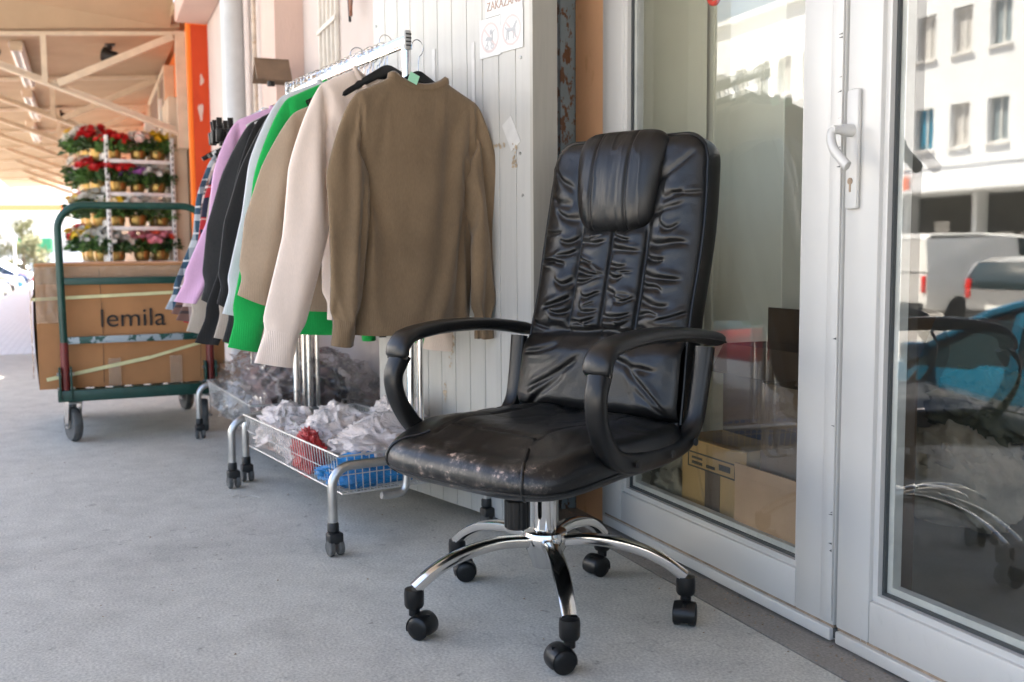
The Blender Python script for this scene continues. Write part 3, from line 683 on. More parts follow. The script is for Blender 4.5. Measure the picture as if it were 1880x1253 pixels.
# --- five-star base
bs = MB(); bs.lathe([(.0, .115), (.030, .115), (.034, .13), (.050, .165), (.055, .185), (.050, .200), (.034, .204)], 28)
base = bs.build('base_hub', M['chrome'], chair)
LEG0 = R(276.7) - CRZ
def arm_section(b, path, ws, hs):
    vs_ = []; n = 12
    for i, p in enumerate(path):
        p = Vector(p); t = (Vector(path[min(i + 1, len(path) - 1)]) - Vector(path[max(i - 1, 0)])).normalized()
        s = t.cross(Vector((0, 0, 1))).normalized(); u = s.cross(t)
        for k in range(n):
            a = 2 * math.pi * k / n; ca, sa = math.cos(a), math.sin(a)
            e = .55
            vs_.append(p + s * (ws[i] * math.copysign(abs(ca) ** e, ca)) + u * (hs[i] * math.copysign(abs(sa) ** e, sa)))
    m_ = len(path)
    b.add(vs_, [(i * n + k, i * n + (k + 1) % n, (i + 1) * n + (k + 1) % n, (i + 1) * n + k) for i in range(m_ - 1) for k in range(n)] + [tuple(range(n))[::-1], tuple((m_ - 1) * n + k for k in range(n))])
pr = catmull([(.035, 0, .178), (.12, 0, .184), (.21, 0, .170), (.275, 0, .143), (.325, 0, .108)], 22)
armb = MB(); arm_section(armb, pr, [.017 + .002 * math.sin(i / 22 * math.pi) for i in range(23)], [.0125] * 23); arm_me = armb.mesh('base_arm', M['chrome'])
cup = MB(); cup.lathe([(.0, .066), (.019, .066), (.022, .072), (.0225, .098), (.021, .108), (.0, .112)], 20, (.327, 0, 0)); cup_me = cup.mesh('socket', M['black_plastic'])
wh = MB(); wh.lathe([(.0, -.0105), (.016, -.0105), (.0245, -.008), (.0262, -.003), (.0262, .006), (.023, .0095), (.012, .011), (.006, .0112), (0, .0112)], 28, M=Matrix.Rotation(R(90), 4, 'X')); wheel_me = wh.mesh('wheel', M['black_plastic'])
hd = MB()
# hood between the two wheels with a cover over the top, and the stem
for i in range(15):
    pass
HX, HY, HZ = [], [], []
aa = np.linspace(R(-25), R(200), 24); yy = np.linspace(-1, 1, 9)
A, Yg = np.meshgrid(aa, yy)
rr = .0300 - .0022 * np.abs(Yg) ** 3
hd.grid(rr * np.cos(A), .0245 * Yg, rr * np.sin(A))
hd.grid((rr - .0025) * np.cos(A), .0245 * Yg, (rr - .0025) * np.sin(A), flip=True)
hd.b2(-.02, .02, -.0035, .0035, -.012, .028)
hd.cyl((-.020, 0, .022), (-.020, 0, .05), .0125, 14)
hood_me = hd.mesh('hood', M['black_plastic'])
SW = [R(200), R(255), R(215), R(10), R(-25)]
for k in range(5):
    a = LEG0 + k * 2 * math.pi / 5
    ao = mk('base_arm', arm_me, chair); ao.rotation_euler = (0, 0, a)
    s_ = mk('socket', cup_me, ao)
    c_ = mk('caster', hood_me, chair); sw = SW[k] - CRZ
    px, py = .327 * math.cos(a), .327 * math.sin(a)
    c_.location = (px + .020 * math.cos(sw), py + .020 * math.sin(sw), .0265); c_.rotation_euler = (0, 0, sw)
    for sgn in (-1, 1):
        w_ = mk('wheel', wheel_me, c_); w_.location = (0, sgn * .0165, 0); w_.rotation_euler = (0, 0, 0 if sgn < 0 else math.pi)
# --- gas lift
q = MB(); q.cyl((0, 0, .198), (0, 0, .302), .0265, 28); q.build('gas_lift', M['chrome'], chair)
q = MB(); q.lathe([(.0255, .3), (.0275, .302), (.0275, .31), (.020, .312), (.020, .36)], 24); q.build('lift_collar', M['black_plastic'], chair)
# --- mechanism under the seat
q = MB(); q.b2(-.09, .09, -.12, .14, .335, .375, .012); q.b2(-.05, .05, -.06, .06, .318, .34, .01); q.build('tilt_mechanism', M['black_matte'], chair)
kb = MB(); n = 40; prof = [(.0, .222), (.026, .222), (.030, .226), (.030, .286), (.026, .290), (.018, .292), (.018, .345)]
for r_, z_ in prof:
    for k in range(n):
        a = 2 * math.pi * k / n; r2 = r_ * (1 - (.06 if (k % 4 == 0 and r_ > .028) else 0)); kb.v.append((r2 * math.cos(a) - .015, r2 * math.sin(a) - .085, z_))
kb.f += [(i * n + k, i * n + (k + 1) % n, (i + 1) * n + (k + 1) % n, (i + 1) * n + k) for i in range(len(prof) - 1) for k in range(n)]
kb.build('tension_knob', M['black_plastic'], chair, ang=25)
# --- seat cushion
nphi, nr = 220, 60
phi = np.linspace(0, 2 * math.pi, nphi, endpoint=False)
def outline(p, hx=.288, hy0=.322, hy1=.262, e=4.2):
    c, s_ = np.cos(p), np.sin(p)
    rr = (np.abs(c) ** e + np.abs(s_) ** e) ** (-1 / e)
    return rr * c * hx * (1 - .05 * (s_ > 0) * s_), np.where(s_ < 0, rr * s_ * hy0, rr * s_ * hy1)
ox, oy = outline(phi)
rings = [(k, 0) for k in np.linspace(0.0, .86, 40)] + [(a_, 1) for a_ in np.linspace(0, 1, 22)[1:]]
X_, Y_, Z_ = [], [], []
for kk, md in rings:
    if md == 0:
        f = kk; z = np.full(nphi, .475)
        x, y = ox * f, oy * f
        z = z - .018 * np.exp(-((x / .13) ** 2 + ((y - .02) / .14) ** 2))               # dished middle
        z = z - .016 * sstep(.55, .86, np.full(nphi, f))
        z = z - .028 * sstep(-.10, -.29, y)                                            # waterfall front
    else:
        an = kk * math.pi
        f = .86 + .14 * math.sin(min(an, math.pi / 2)) if an <= math.pi / 2 else 1 - .22 * (1 - math.sin(an))
        x, y = ox * f, oy * f
        ztop = .459 - .028 * sstep(-.10, -.29, y); zbot = .362 - .018 * sstep(.0, -.28, y)
        zc = (ztop + zbot) / 2; hh = (ztop - zbot) / 2
        z = zc + hh * math.cos(an)
    X_.append(x); Y_.append(y); Z_.append(z)
X_, Y_, Z_ = np.array(X_), np.array(Y_), np.array(Z_)
top = np.zeros_like(Z_); top[:40] = 1; top[40:48] = np.linspace(1, 0, 8)[:, None]
# seams and creases on the top
seam = np.exp(-((np.abs(X_) - .135) / .004) ** 2) * (np.abs(Y_) < .22) + np.exp(-((Y_ + .17) / .004) ** 2) * (np.abs(X_) < .137)
cre = ridge(X_ * 9 + fbm(X_ * 6, Y_ * 6, 5) * 2.5, Y_ * 16 + 3, 8, 7) * sstep(-.16, .18, Y_) * .9 + ridge(X_ * 18 + Y_ * 7, Y_ * 8 + fbm(X_ * 9, Y_ * 9, 2) * 2, 21, 9) * .35
Z_ = Z_ + top * (-.006 * seam - .006 * cre + .007 * (fbm(X_ * 7, Y_ * 7, 4) - .5))
st = MB(); st.grid(X_, Y_, Z_, wrap=True)
so_ = st.build('seat_cushion', M['leather_worn'], chair, ang=180); so_.rotation_euler = (0, 0, R(-4))
# piping down the two front corners and round the lower edge
for ang_ in (-52, -128):
    j = int(((R(ang_)) % (2 * math.pi)) / (2 * math.pi) * nphi)
    q = MB(); q.tube([(X_[i, j] * 1.004, Y_[i, j] * 1.004, Z_[i, j] + .001) for i in range(33, 58)], .0034, 8); q.build('seat_piping', M['leather'], so_)
q = MB(); ii = 52; q.tube([(X_[ii, j] * 1.003, Y_[ii, j] * 1.003, Z_[ii, j]) for j in range(0, nphi, 2)], .003, 6, closed=True); q.build('seat_welt', M['leather'], so_)
# --- backrest
zb = np.array([.40, .45, .62, .77, .90, 1.0, 1.11, 1.17]); yb = np.array([.198, .205, .238, .283, .315, .335, .352, .360])
def back_y(z):
    # smooth interpolation of the side profile
    return np.interp(z, zb, yb) * .4 + np.interp(z - .03, zb, yb) * .3 + np.interp(z + .03, zb, yb) * .3
nu, nv = 190, 300
U, V = np.meshgrid(np.linspace(-1, 1, nu), np.linspace(0, 1, nv))
z0, z1 = .435, 1.135
hw = .238 - .012 * sstep(.5, 1, V) - .008 * np.exp(-((V - .42) / .2) ** 2)
# rounded top corners: pull the outer columns down near the top
Zb = z0 + (z1 - z0) * V
corner = np.clip((np.abs(U) - .72) / .28, 0, 1)
Zb = Zb - sstep(.80, 1, V) * (1 - np.sqrt(np.clip(1 - corner ** 2, 0, 1))) * .065
Xb = U * hw
ax = np.abs(Xb)
Yb = back_y(Zb)
edge = np.sqrt(np.clip(1 - np.abs(U) ** 6, 0, 1))
tb = np.clip(np.minimum(V / .05, (1 - V) / .05), 0, 1); tb = np.sqrt(1 - (1 - tb) ** 2)
H = .026 * edge * tb                                                     # general padding (towards the sitter)
lum = sstep(.0, .06, Zb - .435) * sstep(.655, .60, Zb)                     # lumbar cushion
H += .030 * lum * (1 - .35 * np.abs(U) ** 3)
arch = .645 + .012 * np.cos(U * 2.2)
H -= .010 * np.exp(-((Zb - arch) / .009) ** 2)
midz = sstep(.645, .675, Zb) * sstep(.925, .89, Zb)
# two gathered centre columns
colx = np.clip(1 - ((ax - .047) / .049) ** 2, 0, 1)
H += midz * (ax < .1) * .016 * np.sqrt(colx)
H -= midz * (.008 * np.exp(-(Xb / .004) ** 2) + .0065 * np.exp(-((ax - .099) / .005) ** 2))
rgc = random.Random(17)
def crease(sx, x0, x1, z_, slope, sag, amp, wid, wig_=0.0, ph=0.0):
    # a pulled fold: sharp valley with a puffed lip above it, running from x0 to x1 on side sx (+1 / -1)
    global H
    xs = Xb * sx; f = (xs - x0) / (x1 - x0)
    win = np.clip(np.minimum(f / .18, (1 - f) / .30), 0, 1); win = win * win * (3 - 2 * win)
    zc = z_ + slope * (xs - x0) - sag * 4 * f * (1 - f) + wig_ * np.sin(f * 7 + ph)
    d = Zb - zc; w_ = wid * (.7 + .6 * (1 - f))
    H += win * amp * (-1.0 * np.exp(-(d / w_) ** 2) + .55 * np.exp(-((d - 2.0 * w_) / (1.7 * w_)) ** 2) + .35 * np.exp(-((d + 2.4 * w_) / (2 * w_)) ** 2))
for cx_ in (-.099, .001):
    z_ = .668
    while z_ < .905:
        a0, a1 = rgc.choice(((.004, .094), (.004, .06), (.03, .094), (.004, .094)))
        crease(1, cx_ + a0, cx_ + a1, z_ + rgc.uniform(-.004, .004), rgc.uniform(-.22, .22), rgc.uniform(.000, .010), rgc.uniform(.0055, .0095), rgc.uniform(.0045, .0070), rgc.uniform(0, .003), rgc.uniform(0, 6))
        if rgc.random() < .6: crease(1, cx_ + rgc.uniform(.0, .05), cx_ + rgc.uniform(.06, .098), z_ + .011, rgc.uniform(-.6, .6), .0, .004, .003)
        z_ += rgc.uniform(.026, .044)
# side panels: folds pulled from the centre seam outwards and down
sx_ = (ax - .1) / .13
side = sstep(.098, .115, ax) * sstep(.655, .70, Zb) * sstep(1.13, 1.03, Zb)
H += side * .012 * np.sin(np.clip(sx_, 0, 1) * math.pi)
for sgn in (-1, 1):
    z_ = .664
    while z_ < 1.06:
        hi = max(0, min(1, (z_ - .86) / .18))
        a0 = rgc.choice((.101, .101, .101, .13)); a1 = min(.232, a0 + rgc.uniform(.06, .13))
        crease(sgn, a0, a1, z_ + rgc.uniform(-.006, .006), rgc.uniform(-.35, .12) + .9 * hi, rgc.uniform(.0, .012), rgc.uniform(.0055, .0100) * (1 - .55 * hi), rgc.uniform(.0048, .0085) * (1 + .5 * hi), rgc.uniform(0, .004), rgc.uniform(0, 6))
        if rgc.random() < .45: crease(sgn, .235, .15, z_ + .012, rgc.uniform(-.2, .3), .004, .005 * (1 - .5 * hi), .0045)
        z_ += rgc.uniform(.024, .044) * (1 + .6 * hi)
# lumbar cushion: a few long soft folds
for (sg_, x0_, x1_, z_, sl_, sg2, am_, wd_) in ((-1, .02, .20, .60, -.55, .01, .006, .009), (-1, .06, .22, .555, -.75, .0, .005, .010), (1, .04, .20, .61, -.25, .012, .006, .009), (1, .10, .225, .585, -.9, .0, .006, .008), (1, .13, .225, .53, -.7, .0, .004, .009), (-1, .10, .225, .62, -.2, .006, .006, .007), (1, .0, .12, .635, -.1, .004, .005, .007)):
    crease(sg_, x0_, x1_, z_, sl_, sg2, am_, wd_)
H -= .010 * np.exp(-((Zb - .452) / .008) ** 2)
H += .004 * (fbm(Xb * 20, Zb * 20, 9) - .5) * tb
Yf = Yb - H
bk = MB(); bk.grid(Xb, Yf, Zb)
bk.build('backrest_front', M['leather'], chair, ang=180)
# back shell and side band
Us, Vs = np.meshgrid(np.sin(np.linspace(-math.pi / 2, math.pi / 2, 70)), .5 + .5 * np.sin(np.linspace(-math.pi / 2, math.pi / 2, 90)))
hws = .238 - .012 * sstep(.5, 1, Vs) - .008 * np.exp(-((Vs - .42) / .2) ** 2)
Zs = z0 + (z1 - z0) * Vs
cs = np.clip((np.abs(Us) - .72) / .28, 0, 1)
Zs = Zs - sstep(.80, 1, Vs) * (1 - np.sqrt(np.clip(1 - cs ** 2, 0, 1))) * .065
dd = .092 * np.clip(1 - np.abs(Us) ** 26, 0, 1) ** .5 * np.clip(1 - np.abs(Vs * 2 - 1) ** 26, 0, 1) ** .5
sh = MB(); sh.grid(Us * (hws + .004), back_y(Zs) + .006 + dd, Zs, flip=True)
sh.build('backrest_shell', M['leather'], chair, ang=180)
# welt along the border of the front
idx = [(nv - 1 - i, 0) for i in range(0, nv, 6)][::-1] + [(nv - 1, j) for j in range(0, nu, 5)] + [(i, nu - 1) for i in range(nv - 1, -1, -6)]
wp_ = [(Xb[i, j] * 1.012, Yb[i, j] + .002, Zb[i, j] + (.003 if i == nv - 1 else 0)) for i, j in idx]
q = MB(); q.tube(wp_, .0042, 8); q.build('backrest_welt', M['black_plastic'], chair)
# headrest roll
hu, hv = np.meshgrid(np.linspace(-1, 1, 120), np.linspace(0, 2 * math.pi, 120, endpoint=False))
endf = np.clip(1 - np.abs(hu) ** 5, 0, 1) ** .5
taper = 1 - .10 * (np.cos(hv * 1) < -2)
cz, cy = 1.028, .318
a_ = hv
rz_, ry_ = .128 * (.55 + .45 * endf), .050 * endf
zz = cz + rz_ * np.sign(np.sin(a_)) * np.abs(np.sin(a_)) ** .8
yyh = cy + (zz - cz) * .20 - ry_ * np.cos(a_) * np.where(np.cos(a_) > 0, 1.05, .5)
xx = hu * (.122 + .016 * (zz - cz) / .128)
groove = np.exp(-((np.abs(xx + .006) - .052) / .0035) ** 2) * (np.cos(a_) > -.2)
puck = (fbm(xx * 26, zz * 7, 13) - .5) * .006 + ridge(xx * 30, zz * 5 + fbm(xx * 9, zz * 9, 4) * 2, 19, 8) * -.0025
yyh = yyh + .0055 * groove + puck * (np.cos(a_) > 0)
hr = MB(); hr.grid(xx.T, yyh.T, zz.T, wrap=True)
hr.build('headrest', M['leather'], chair, ang=180)
# --- armrests: pad on a looped plastic frame
for sx in (-1, 1):
    xa = sx * .285
    q = MB()
    path = catmull([(xa, -.185, .612), (xa + sx * .004, -.207, .560), (xa, -.190, .495), (xa - sx * .006, -.135, .430), (xa - sx * .010, -.05, .405), (xa - sx * .012, .08, .404), (xa - sx * .012, .165, .418), (xa - sx * .012, .212, .458), (xa - sx * .010, .232, .53), (xa - sx * .006, .250, .63)], 60)
    vs_ = []; n = 14
    for i, p in enumerate(path):
        t_ = (path[min(i + 1, 60)] - path[max(i - 1, 0)]).normalized(); s_ = Vector((1, 0, 0)); u_ = s_.cross(t_).normalized()
        f = i / 60; wd = .0235 - .003 * math.sin(f * math.pi); th = .013 + .006 * math.exp(-((f - .0) / .1) ** 2) + .010 * math.exp(-((f - .45) / .25) ** 2)
        for k in range(n):
            a = 2 * math.pi * k / n; ca, sa = math.cos(a), math.sin(a)
            vs_.append(p + s_ * (wd * math.copysign(abs(ca) ** .5, ca)) + u_ * (th * math.copysign(abs(sa) ** .6, sa)))
    q.add(vs_, [(i * n + k, i * n + (k + 1) % n, (i + 1) * n + (k + 1) % n, (i + 1) * n + k) for i in range(60) for k in range(n)] + [tuple(range(n))[::-1], tuple(60 * n + k for k in range(n))])
    ar = q.build('armrest', M['black_plastic'], chair)
    q = MB()
    path = catmull([(xa, -.196, .602), (xa, -.190, .636), (xa, -.150, .660), (xa, -.03, .672), (xa, .12, .668), (xa, .262, .650), (xa, .292, .640)], 50)
    vs_ = []
    for i, p in enumerate(path):
        t_ = (path[min(i + 1, 50)] - path[max(i - 1, 0)]).normalized(); s_ = Vector((1, 0, 0)); u_ = s_.cross(t_).normalized()
        f = i / 50; e_ = min(1, f / .06, (1 - f) / .05) ** .5
        wd = (.034 - .006 * sstep(.4, 1, f)) * (.5 + .5 * e_); th = .0165 * max(e_, .35)
        for k in range(n):
            a = 2 * math.pi * k / n; ca, sa = math.cos(a), math.sin(a)
            vs_.append(p + s_ * float(wd) * math.copysign(abs(ca) ** .7, ca) + u_ * float(th) * math.copysign(abs(sa) ** .8, sa))
    q.add(vs_, [(i * n + k, i * n + (k + 1) % n, (i + 1) * n + (k + 1) % n, (i + 1) * n + k) for i in range(50) for k in range(n)] + [tuple(range(n))[::-1], tuple(50 * n + k for k in range(n))])
    q.build('arm_pad', M['leather'], ar)
    q = MB(); lip = [(xa + sx * .0, p.y, p.z - .012) for p in path[1:-1]]
    q.tube([(xa + .031, p.y, p.z - .006) for p in path[2:46]], .0028, 6); q.tube([(xa - .031, p.y, p.z - .006) for p in path[2:46]], .0028, 6); q.build('pad_seam', M['black_plastic'], ar)
    q = MB()
    for yy in (-.07, .07, .17):
        q.lathe([(.009, 0), (.009, .003), (.004, .0045), (0, .0045)], 14, (xa + sx * .016, yy, .408 + (.012 if yy > .1 else 0)), Matrix.Rotation(R(90) * sx, 4, 'Y'))
    q.build('bolt', M['black_matte'], ar)
# ================================================================== limp sweatshirts: flat pattern pieces draped by gravity
def drape_sweatshirt(seed, L_=.70, hw=.250, sh=.205, sl_len=.60, sl_w0=.115, sl_w1=.060, ang=(38, 38), frames=34, near_dip=.03, far_dip=.075, press=.35, lift=(0, 0), hem=.88, stiff=12.0, nb=40, nr=46, nl=34, flip=1, push=(0, 0), selfc=True):
    """flat front and back sheets welded along the seams, pinned along the shoulders, then left to hang; returns {part: (verts, faces)}"""
    neck = .092; arm = .23                       # armhole depth
    rg = random.Random(seed)
    V = []; Fc = []; part = []
    na = int(nr * arm / L_)                      # rows along the armhole
    tt = np.linspace(0, 1, nr + 1); u = np.linspace(-1, 1, nb + 1)
    sheets = []
    for side, dip in ((-1, near_dip), (1, far_dip)):
        idx = np.zeros((nr + 1, nb + 1), int)
        for i, t in enumerate(tt):
            w_ = sh + (hw - sh) * min(1, (t * L_ / arm)) ** 1.5
            if t > .90: w_ *= 1 - (1 - hem) * min(1, (t - .90) / .02)
            for j, uu in enumerate(u):
                x = uu * w_; a = abs(uu * sh)
                zt = (-.004 - dip * max(0, 1 - (a / neck) ** 2) ** .75) if a < neck else -.004 - (a - neck) * .46
                z = zt + (-L_ - zt) * t
                edge = (abs(uu) > .999 and i >= na) or (i == 0 and a >= neck) or (abs(uu) > .999 and i == 0)
                y = 0.0 if edge else side * (.012 + .0006 * rg.random())
                if abs(uu) > .999 and 0 < i < na: y = side * .016 * math.sin(math.pi * i / na)
                idx[i, j] = len(V); V.append((x, y, z))
        for i in range(nr):
            for j in range(nb):
                q = (idx[i, j], idx[i, j + 1], idx[i + 1, j + 1], idx[i + 1, j])
                Fc.append(q if side < 0 else q[::-1]); part.append('hem' if tt[i] > .895 else 'body')
        for s_i, sx in ((0, -1), (1, 1)):
            col = 0 if sx < 0 else nb
            a_ = R(ang[s_i]); dirv = Vector((sx * math.sin(a_), 0, -math.cos(a_))); base = [Vector(V[idx[i, col]]) for i in range(na + 1)]
            c0 = (base[0] + base[-1]) / 2; nrm = Vector((sx * math.cos(a_), 0, math.sin(a_)))
            gi = np.zeros((nl + 1, na + 1), int)
            for k in range(nl + 1):
                f = k / nl
                hw_ = sl_w0 + (sl_w1 - sl_w0) * min(1, f / .9) ** .8
                if f > .86: hw_ *= .80
                bend = lift[s_i] * max(0, f - .5) ** 1.0
                for i in range(na + 1):
                    e = 1 - 2 * i / na
                    tgt = c0 + dirv * (sl_len * f) + nrm * (hw_ * e) + Vector((sx * bend, 0, abs(bend) * .3))
                    g = min(1, f / .22); p = base[i] * (1 - g) + tgt * g if k else base[i]
                    if k:
                        p = base[i].lerp(c0 + dirv * (sl_len * f) + nrm * (hw_ * e) + Vector((sx * bend, 0, 0)), g * .999) if g < 1 else tgt
                    y = 0.0 if i in (0, na) else side * (.014 * math.sin(math.pi * i / na) + .0006 * rg.random())
                    if k == 0: gi[k, i] = idx[i, col]
                    else: gi[k, i] = len(V); V.append((p.x, y + push[s_i] * f, p.z))
            for k in range(nl):
                for i in range(na):
                    q = (gi[k, i], gi[k, i + 1], gi[k + 1, i + 1], gi[k + 1, i])
                    Fc.append(q if side * sx > 0 else q[::-1]); part.append(('cuff%d' if k / nl > .855 else 'sleeve%d') % s_i)
    names = sorted(set(part)); pid = [names.index(p) for p in part]
    me = bpy.data.meshes.new('drape'); me.from_pydata(V, [], Fc); me.update()
    for i, p in enumerate(pid): me.polygons[i].material_index = p
    for n in names: me.materials.append(None)
    bm = bmesh.new(); bm.from_mesh(me); bmesh.ops.remove_doubles(bm, verts=bm.verts, dist=.0004); bmesh.ops.recalc_face_normals(bm, faces=bm.faces); bm.to_mesh(me); bm.free()
    ob = bpy.data.objects.new('drape', me); C.objects.link(ob)
    vg = ob.vertex_groups.new(name='pin')
    for v in me.vertices:
        a = abs(v.co.x); zt = -.004 - max(0, a - neck) * .46
        if a <= sh * 1.0 and neck * .98 <= a and v.co.z > zt - .016: vg.add([v.index], 1.0, 'REPLACE')
    md = ob.modifiers.new('cloth', 'CLOTH'); cs = md.settings; cs.vertex_group_mass = 'pin'; cs.quality = 6; cs.mass = .28
    cs.tension_stiffness = 18; cs.compression_stiffness = 18; cs.shear_stiffness = 9; cs.bending_stiffness = stiff * .06; cs.air_damping = 3.0; cs.tension_damping = 12; cs.compression_damping = 12; cs.shear_damping = 12; cs.bending_damping = .6
    cs.use_pressure = True; cs.uniform_pressure_force = press
    md.collision_settings.use_collision = False; md.collision_settings.use_self_collision = selfc; md.collision_settings.self_distance_min = .005; md.collision_settings.self_friction = 4; md.collision_settings.collision_quality = 2
    md.point_cache.frame_start = 1; md.point_cache.frame_end = frames + 2
    sc.frame_start = 1; sc.frame_end = frames + 2
    for f in range(1, frames + 1): sc.frame_set(f)
    dg = bpy.context.evaluated_depsgraph_get(); ev = ob.evaluated_get(dg); em = bpy.data.meshes.new_from_object(ev)
    co = np.array([v.co[:] for v in em.vertices]); out = {}
    polys = [(tuple(p.vertices), names[p.material_index]) for p in em.polygons]
    bpy.data.objects.remove(ob); sc.frame_set(1)
    # one round of Catmull-Clark keeps the folds but rounds the facets
    em.materials.clear()
    tmp = bpy.data.objects.new('tmp', em); C.objects.link(tmp); ss = tmp.modifiers.new('s', 'SUBSURF'); ss.levels = 1; ss.render_levels = 1
    for i, p in enumerate(em.polygons): p.material_index = names.index(polys[i][1])
    for n in names: em.materials.append(None)
    bpy.context.view_layer.update(); dg = bpy.context.evaluated_depsgraph_get(); e2 = bpy.data.meshes.new_from_object(tmp.evaluated_get(dg))
    co = np.array([v.co[:] for v in e2.vertices])
    for n in names:
        fs = [tuple(p.vertices) for p in e2.polygons if names[p.material_index] == n]; used = sorted({i for f in fs for i in f}); mp = {k: i for i, k in enumerate(used)}
        out[n] = ([tuple(co[k]) for k in used], [tuple(mp[i] for i in f) for f in fs])
    # neck edge for the collar, ordered round the opening
    cnt = {}
    for p in e2.polygons:
        vv = list(p.vertices)
        for a, b in zip(vv, vv[1:] + vv[:1]): cnt[(min(a, b), max(a, b))] = cnt.get((min(a, b), max(a, b)), 0) + 1
    nk = {i for e, c in cnt.items() if c == 1 for i in e if co[i][2] > -.2 and abs(co[i][0]) < .13}
    ctr = np.mean([co[i] for i in nk], axis=0)
    out['neck'] = sorted([tuple(co[i]) for i in nk], key=lambda p: math.atan2((p[1] - ctr[1]) * 4, p[0] - ctr[0]))
    bpy.data.objects.remove(tmp)
    return out
# ================================================================== clothes racks
def rack(label, P0, P1, ends_label, far_ext=.0, bar_z=1.452):
    """P0,P1: wall-frame (x,y) of the feet on the street side, near and far; the rear feet stand .50 m behind"""
    a = Vector(wp(P0[0], P0[1])); c = Vector(wp(P1[0], P1[1]))
    d = (c - a); ln = d.length; d.normalize()
    rz = math.atan2(d.y, d.x) - R(90)              # local y runs away along the rack, local x points to the shop wall
    t = thing('clothes_rack', label, 'clothes rack', a, rz, 'chrome clothes racks')
    wdt = .505
    for e, y in enumerate((0, ln)):
        q = MB()
        pts = [(0, y, .085), (0, y, .17)] + [(.055 - .055 * math.cos(R(k)), y, .195 + .055 * math.sin(R(k))) for k in range(0, 91, 15)] + [(wdt - .055 + .055 * math.sin(R(k)), y, .195 + .055 * math.cos(R(k))) for k in range(0, 91, 15)] + [(wdt, y, .17), (wdt, y, .085)]
        q.tube(pts, .0135, 14); q.build('base_hoop', M['steel'], t)
        q = MB(); q.cyl((wdt / 2, y, .25), (wdt / 2, y, bar_z - .012), .0125, 16); q.cyl((wdt / 2 + .03, y, .25), (wdt / 2 + .03, y, bar_z - .3), .0095, 12); q.build('post', M['chrome'], t)
        for x in (0, wdt):
            q = MB(); q.lathe([(.0, .062), (.011, .062), (.0165, .068), (.0165, .088), (.012, .096)], 16, (x, y, 0)); q.b2(x - .0215, x + .0215, y - .028, y + .010, .034, .066, .006); co = q.build('caster', M['black_matte'], t)
            for s in (-1, 1):
                q = MB(); q.lathe([(0, -.008), (.020, -.008), (.0235, -.005), (.0235, .005), (.02, .008), (0, .008)], 22, (x + s * .014, y - .012, .0235), Matrix.Rotation(R(90), 4, 'Y')); q.build('wheel', M['rubber'], co)
    for x in (.20, wdt - .20):
        q = MB(); q.cyl((x, .005, .2365), (x, ln - .005, .2365), .0055, 10); q.build('side_rail', M['steel'], t)
    q = MB(); q.box((wdt / 2, ln / 2 + far_ext / 2, bar_z), (.016, ln + .02 + far_ext, .036), bev=.007); q.build('top_bar', M['chrome'], t)
    for y in (-.012, ln + far_ext + .012):
        q = MB(); q.box((wdt / 2, y, bar_z + .002), (.022, .014, .056), bev=.010); ec = q.build('end_cap', pm('grey_plastic_cap', (.36, .36, .35), .5), t)
        q = MB()
        for k in range(4): q.box((wdt / 2, y - (.0075 if y < 0 else -.0075), bar_z - .014 + k * .0105), (.017, .0012, .004))
        q.build('slot', M['black_matte'], ec, smooth=False)
    # frame lug that carries the basket
    q = MB(); q.tube(catmull([(wdt * .46, .0, .25), (wdt * .46, .0, .2), (wdt * .44, .0, .155), (wdt * .36, .0, .146), (wdt * .30, .0, .15)], 16), .011, 10); q.build('basket_hook', M['steel'], t)
    return t, a, d, ln, rz
rk1, A1, B1d, LN1, RZ1 = rack('near chrome clothes rack on castors in front of the white panel', (-.123, -.844), (-1.086, -.996), None)
rk2, A2, B2d, LN2, RZ2 = rack('far chrome clothes rack on castors next to the green trolley', (-1.175, -.934), (-2.164, -1.005), None, .06)

def basket(label, A, rz, x0, x1, y0, y1, z0=.158, z1=.272):
    t = thing('wire_basket', label, 'basket', A, rz, 'wire baskets under the racks')
    ins = .014
    def rect(z, i): return [(x0 + i, y0 + i, z), (x1 - i, y0 + i, z), (x1 - i, y1 - i, z), (x0 + i, y1 - i, z)]
    q = MB()
    c = rect(z1, 0); q.tube([c[0], c[1], c[2], c[3]], .0032, 8, closed=True); q.build('rim', M['wire'], t)
    q = MB(); c = rect(z0, ins); q.tube(c, .0028, 8, closed=True); c = rect((z0 + z1) / 2, ins / 2); q.tube(c, .0016, 6, closed=True); q.build('lower_rim', M['wire'], t)
    wv = MB(); sp = .0225
    nx = int((x1 - x0) / sp); ny = int((y1 - y0) / sp)
    for k in range(1, nx):
        f = k / nx; xt = x0 + (x1 - x0) * f; xb = x0 + ins + (x1 - x0 - 2 * ins) * f
        wv.tube([(xt, y0, z1), (xb, y0 + ins, z0), (xb, y1 - ins, z0), (xt, y1, z1)], .0018, 5)
    for k in range(1, ny):
        f = k / ny; yt = y0 + (y1 - y0) * f; yb = y0 + ins + (y1 - y0 - 2 * ins) * f
        wv.tube([(x0, yt, z1), (x0 + ins, yb, z0 + .003), (x1 - ins, yb, z0 + .003), (x1, yt, z1)], .0018, 5)
    o = wv.build('wire_mesh', M['wire'], t); o['kind'] = 'stuff'
    return t
basket('near wire basket full of white plastic bags under the near rack', A1, RZ1, .035, .475, .03, LN1 - .04)
basket('far wire basket holding wrapped plaid shirts under the far rack', A2, RZ2, .035, .475, .06, LN2 - .03)

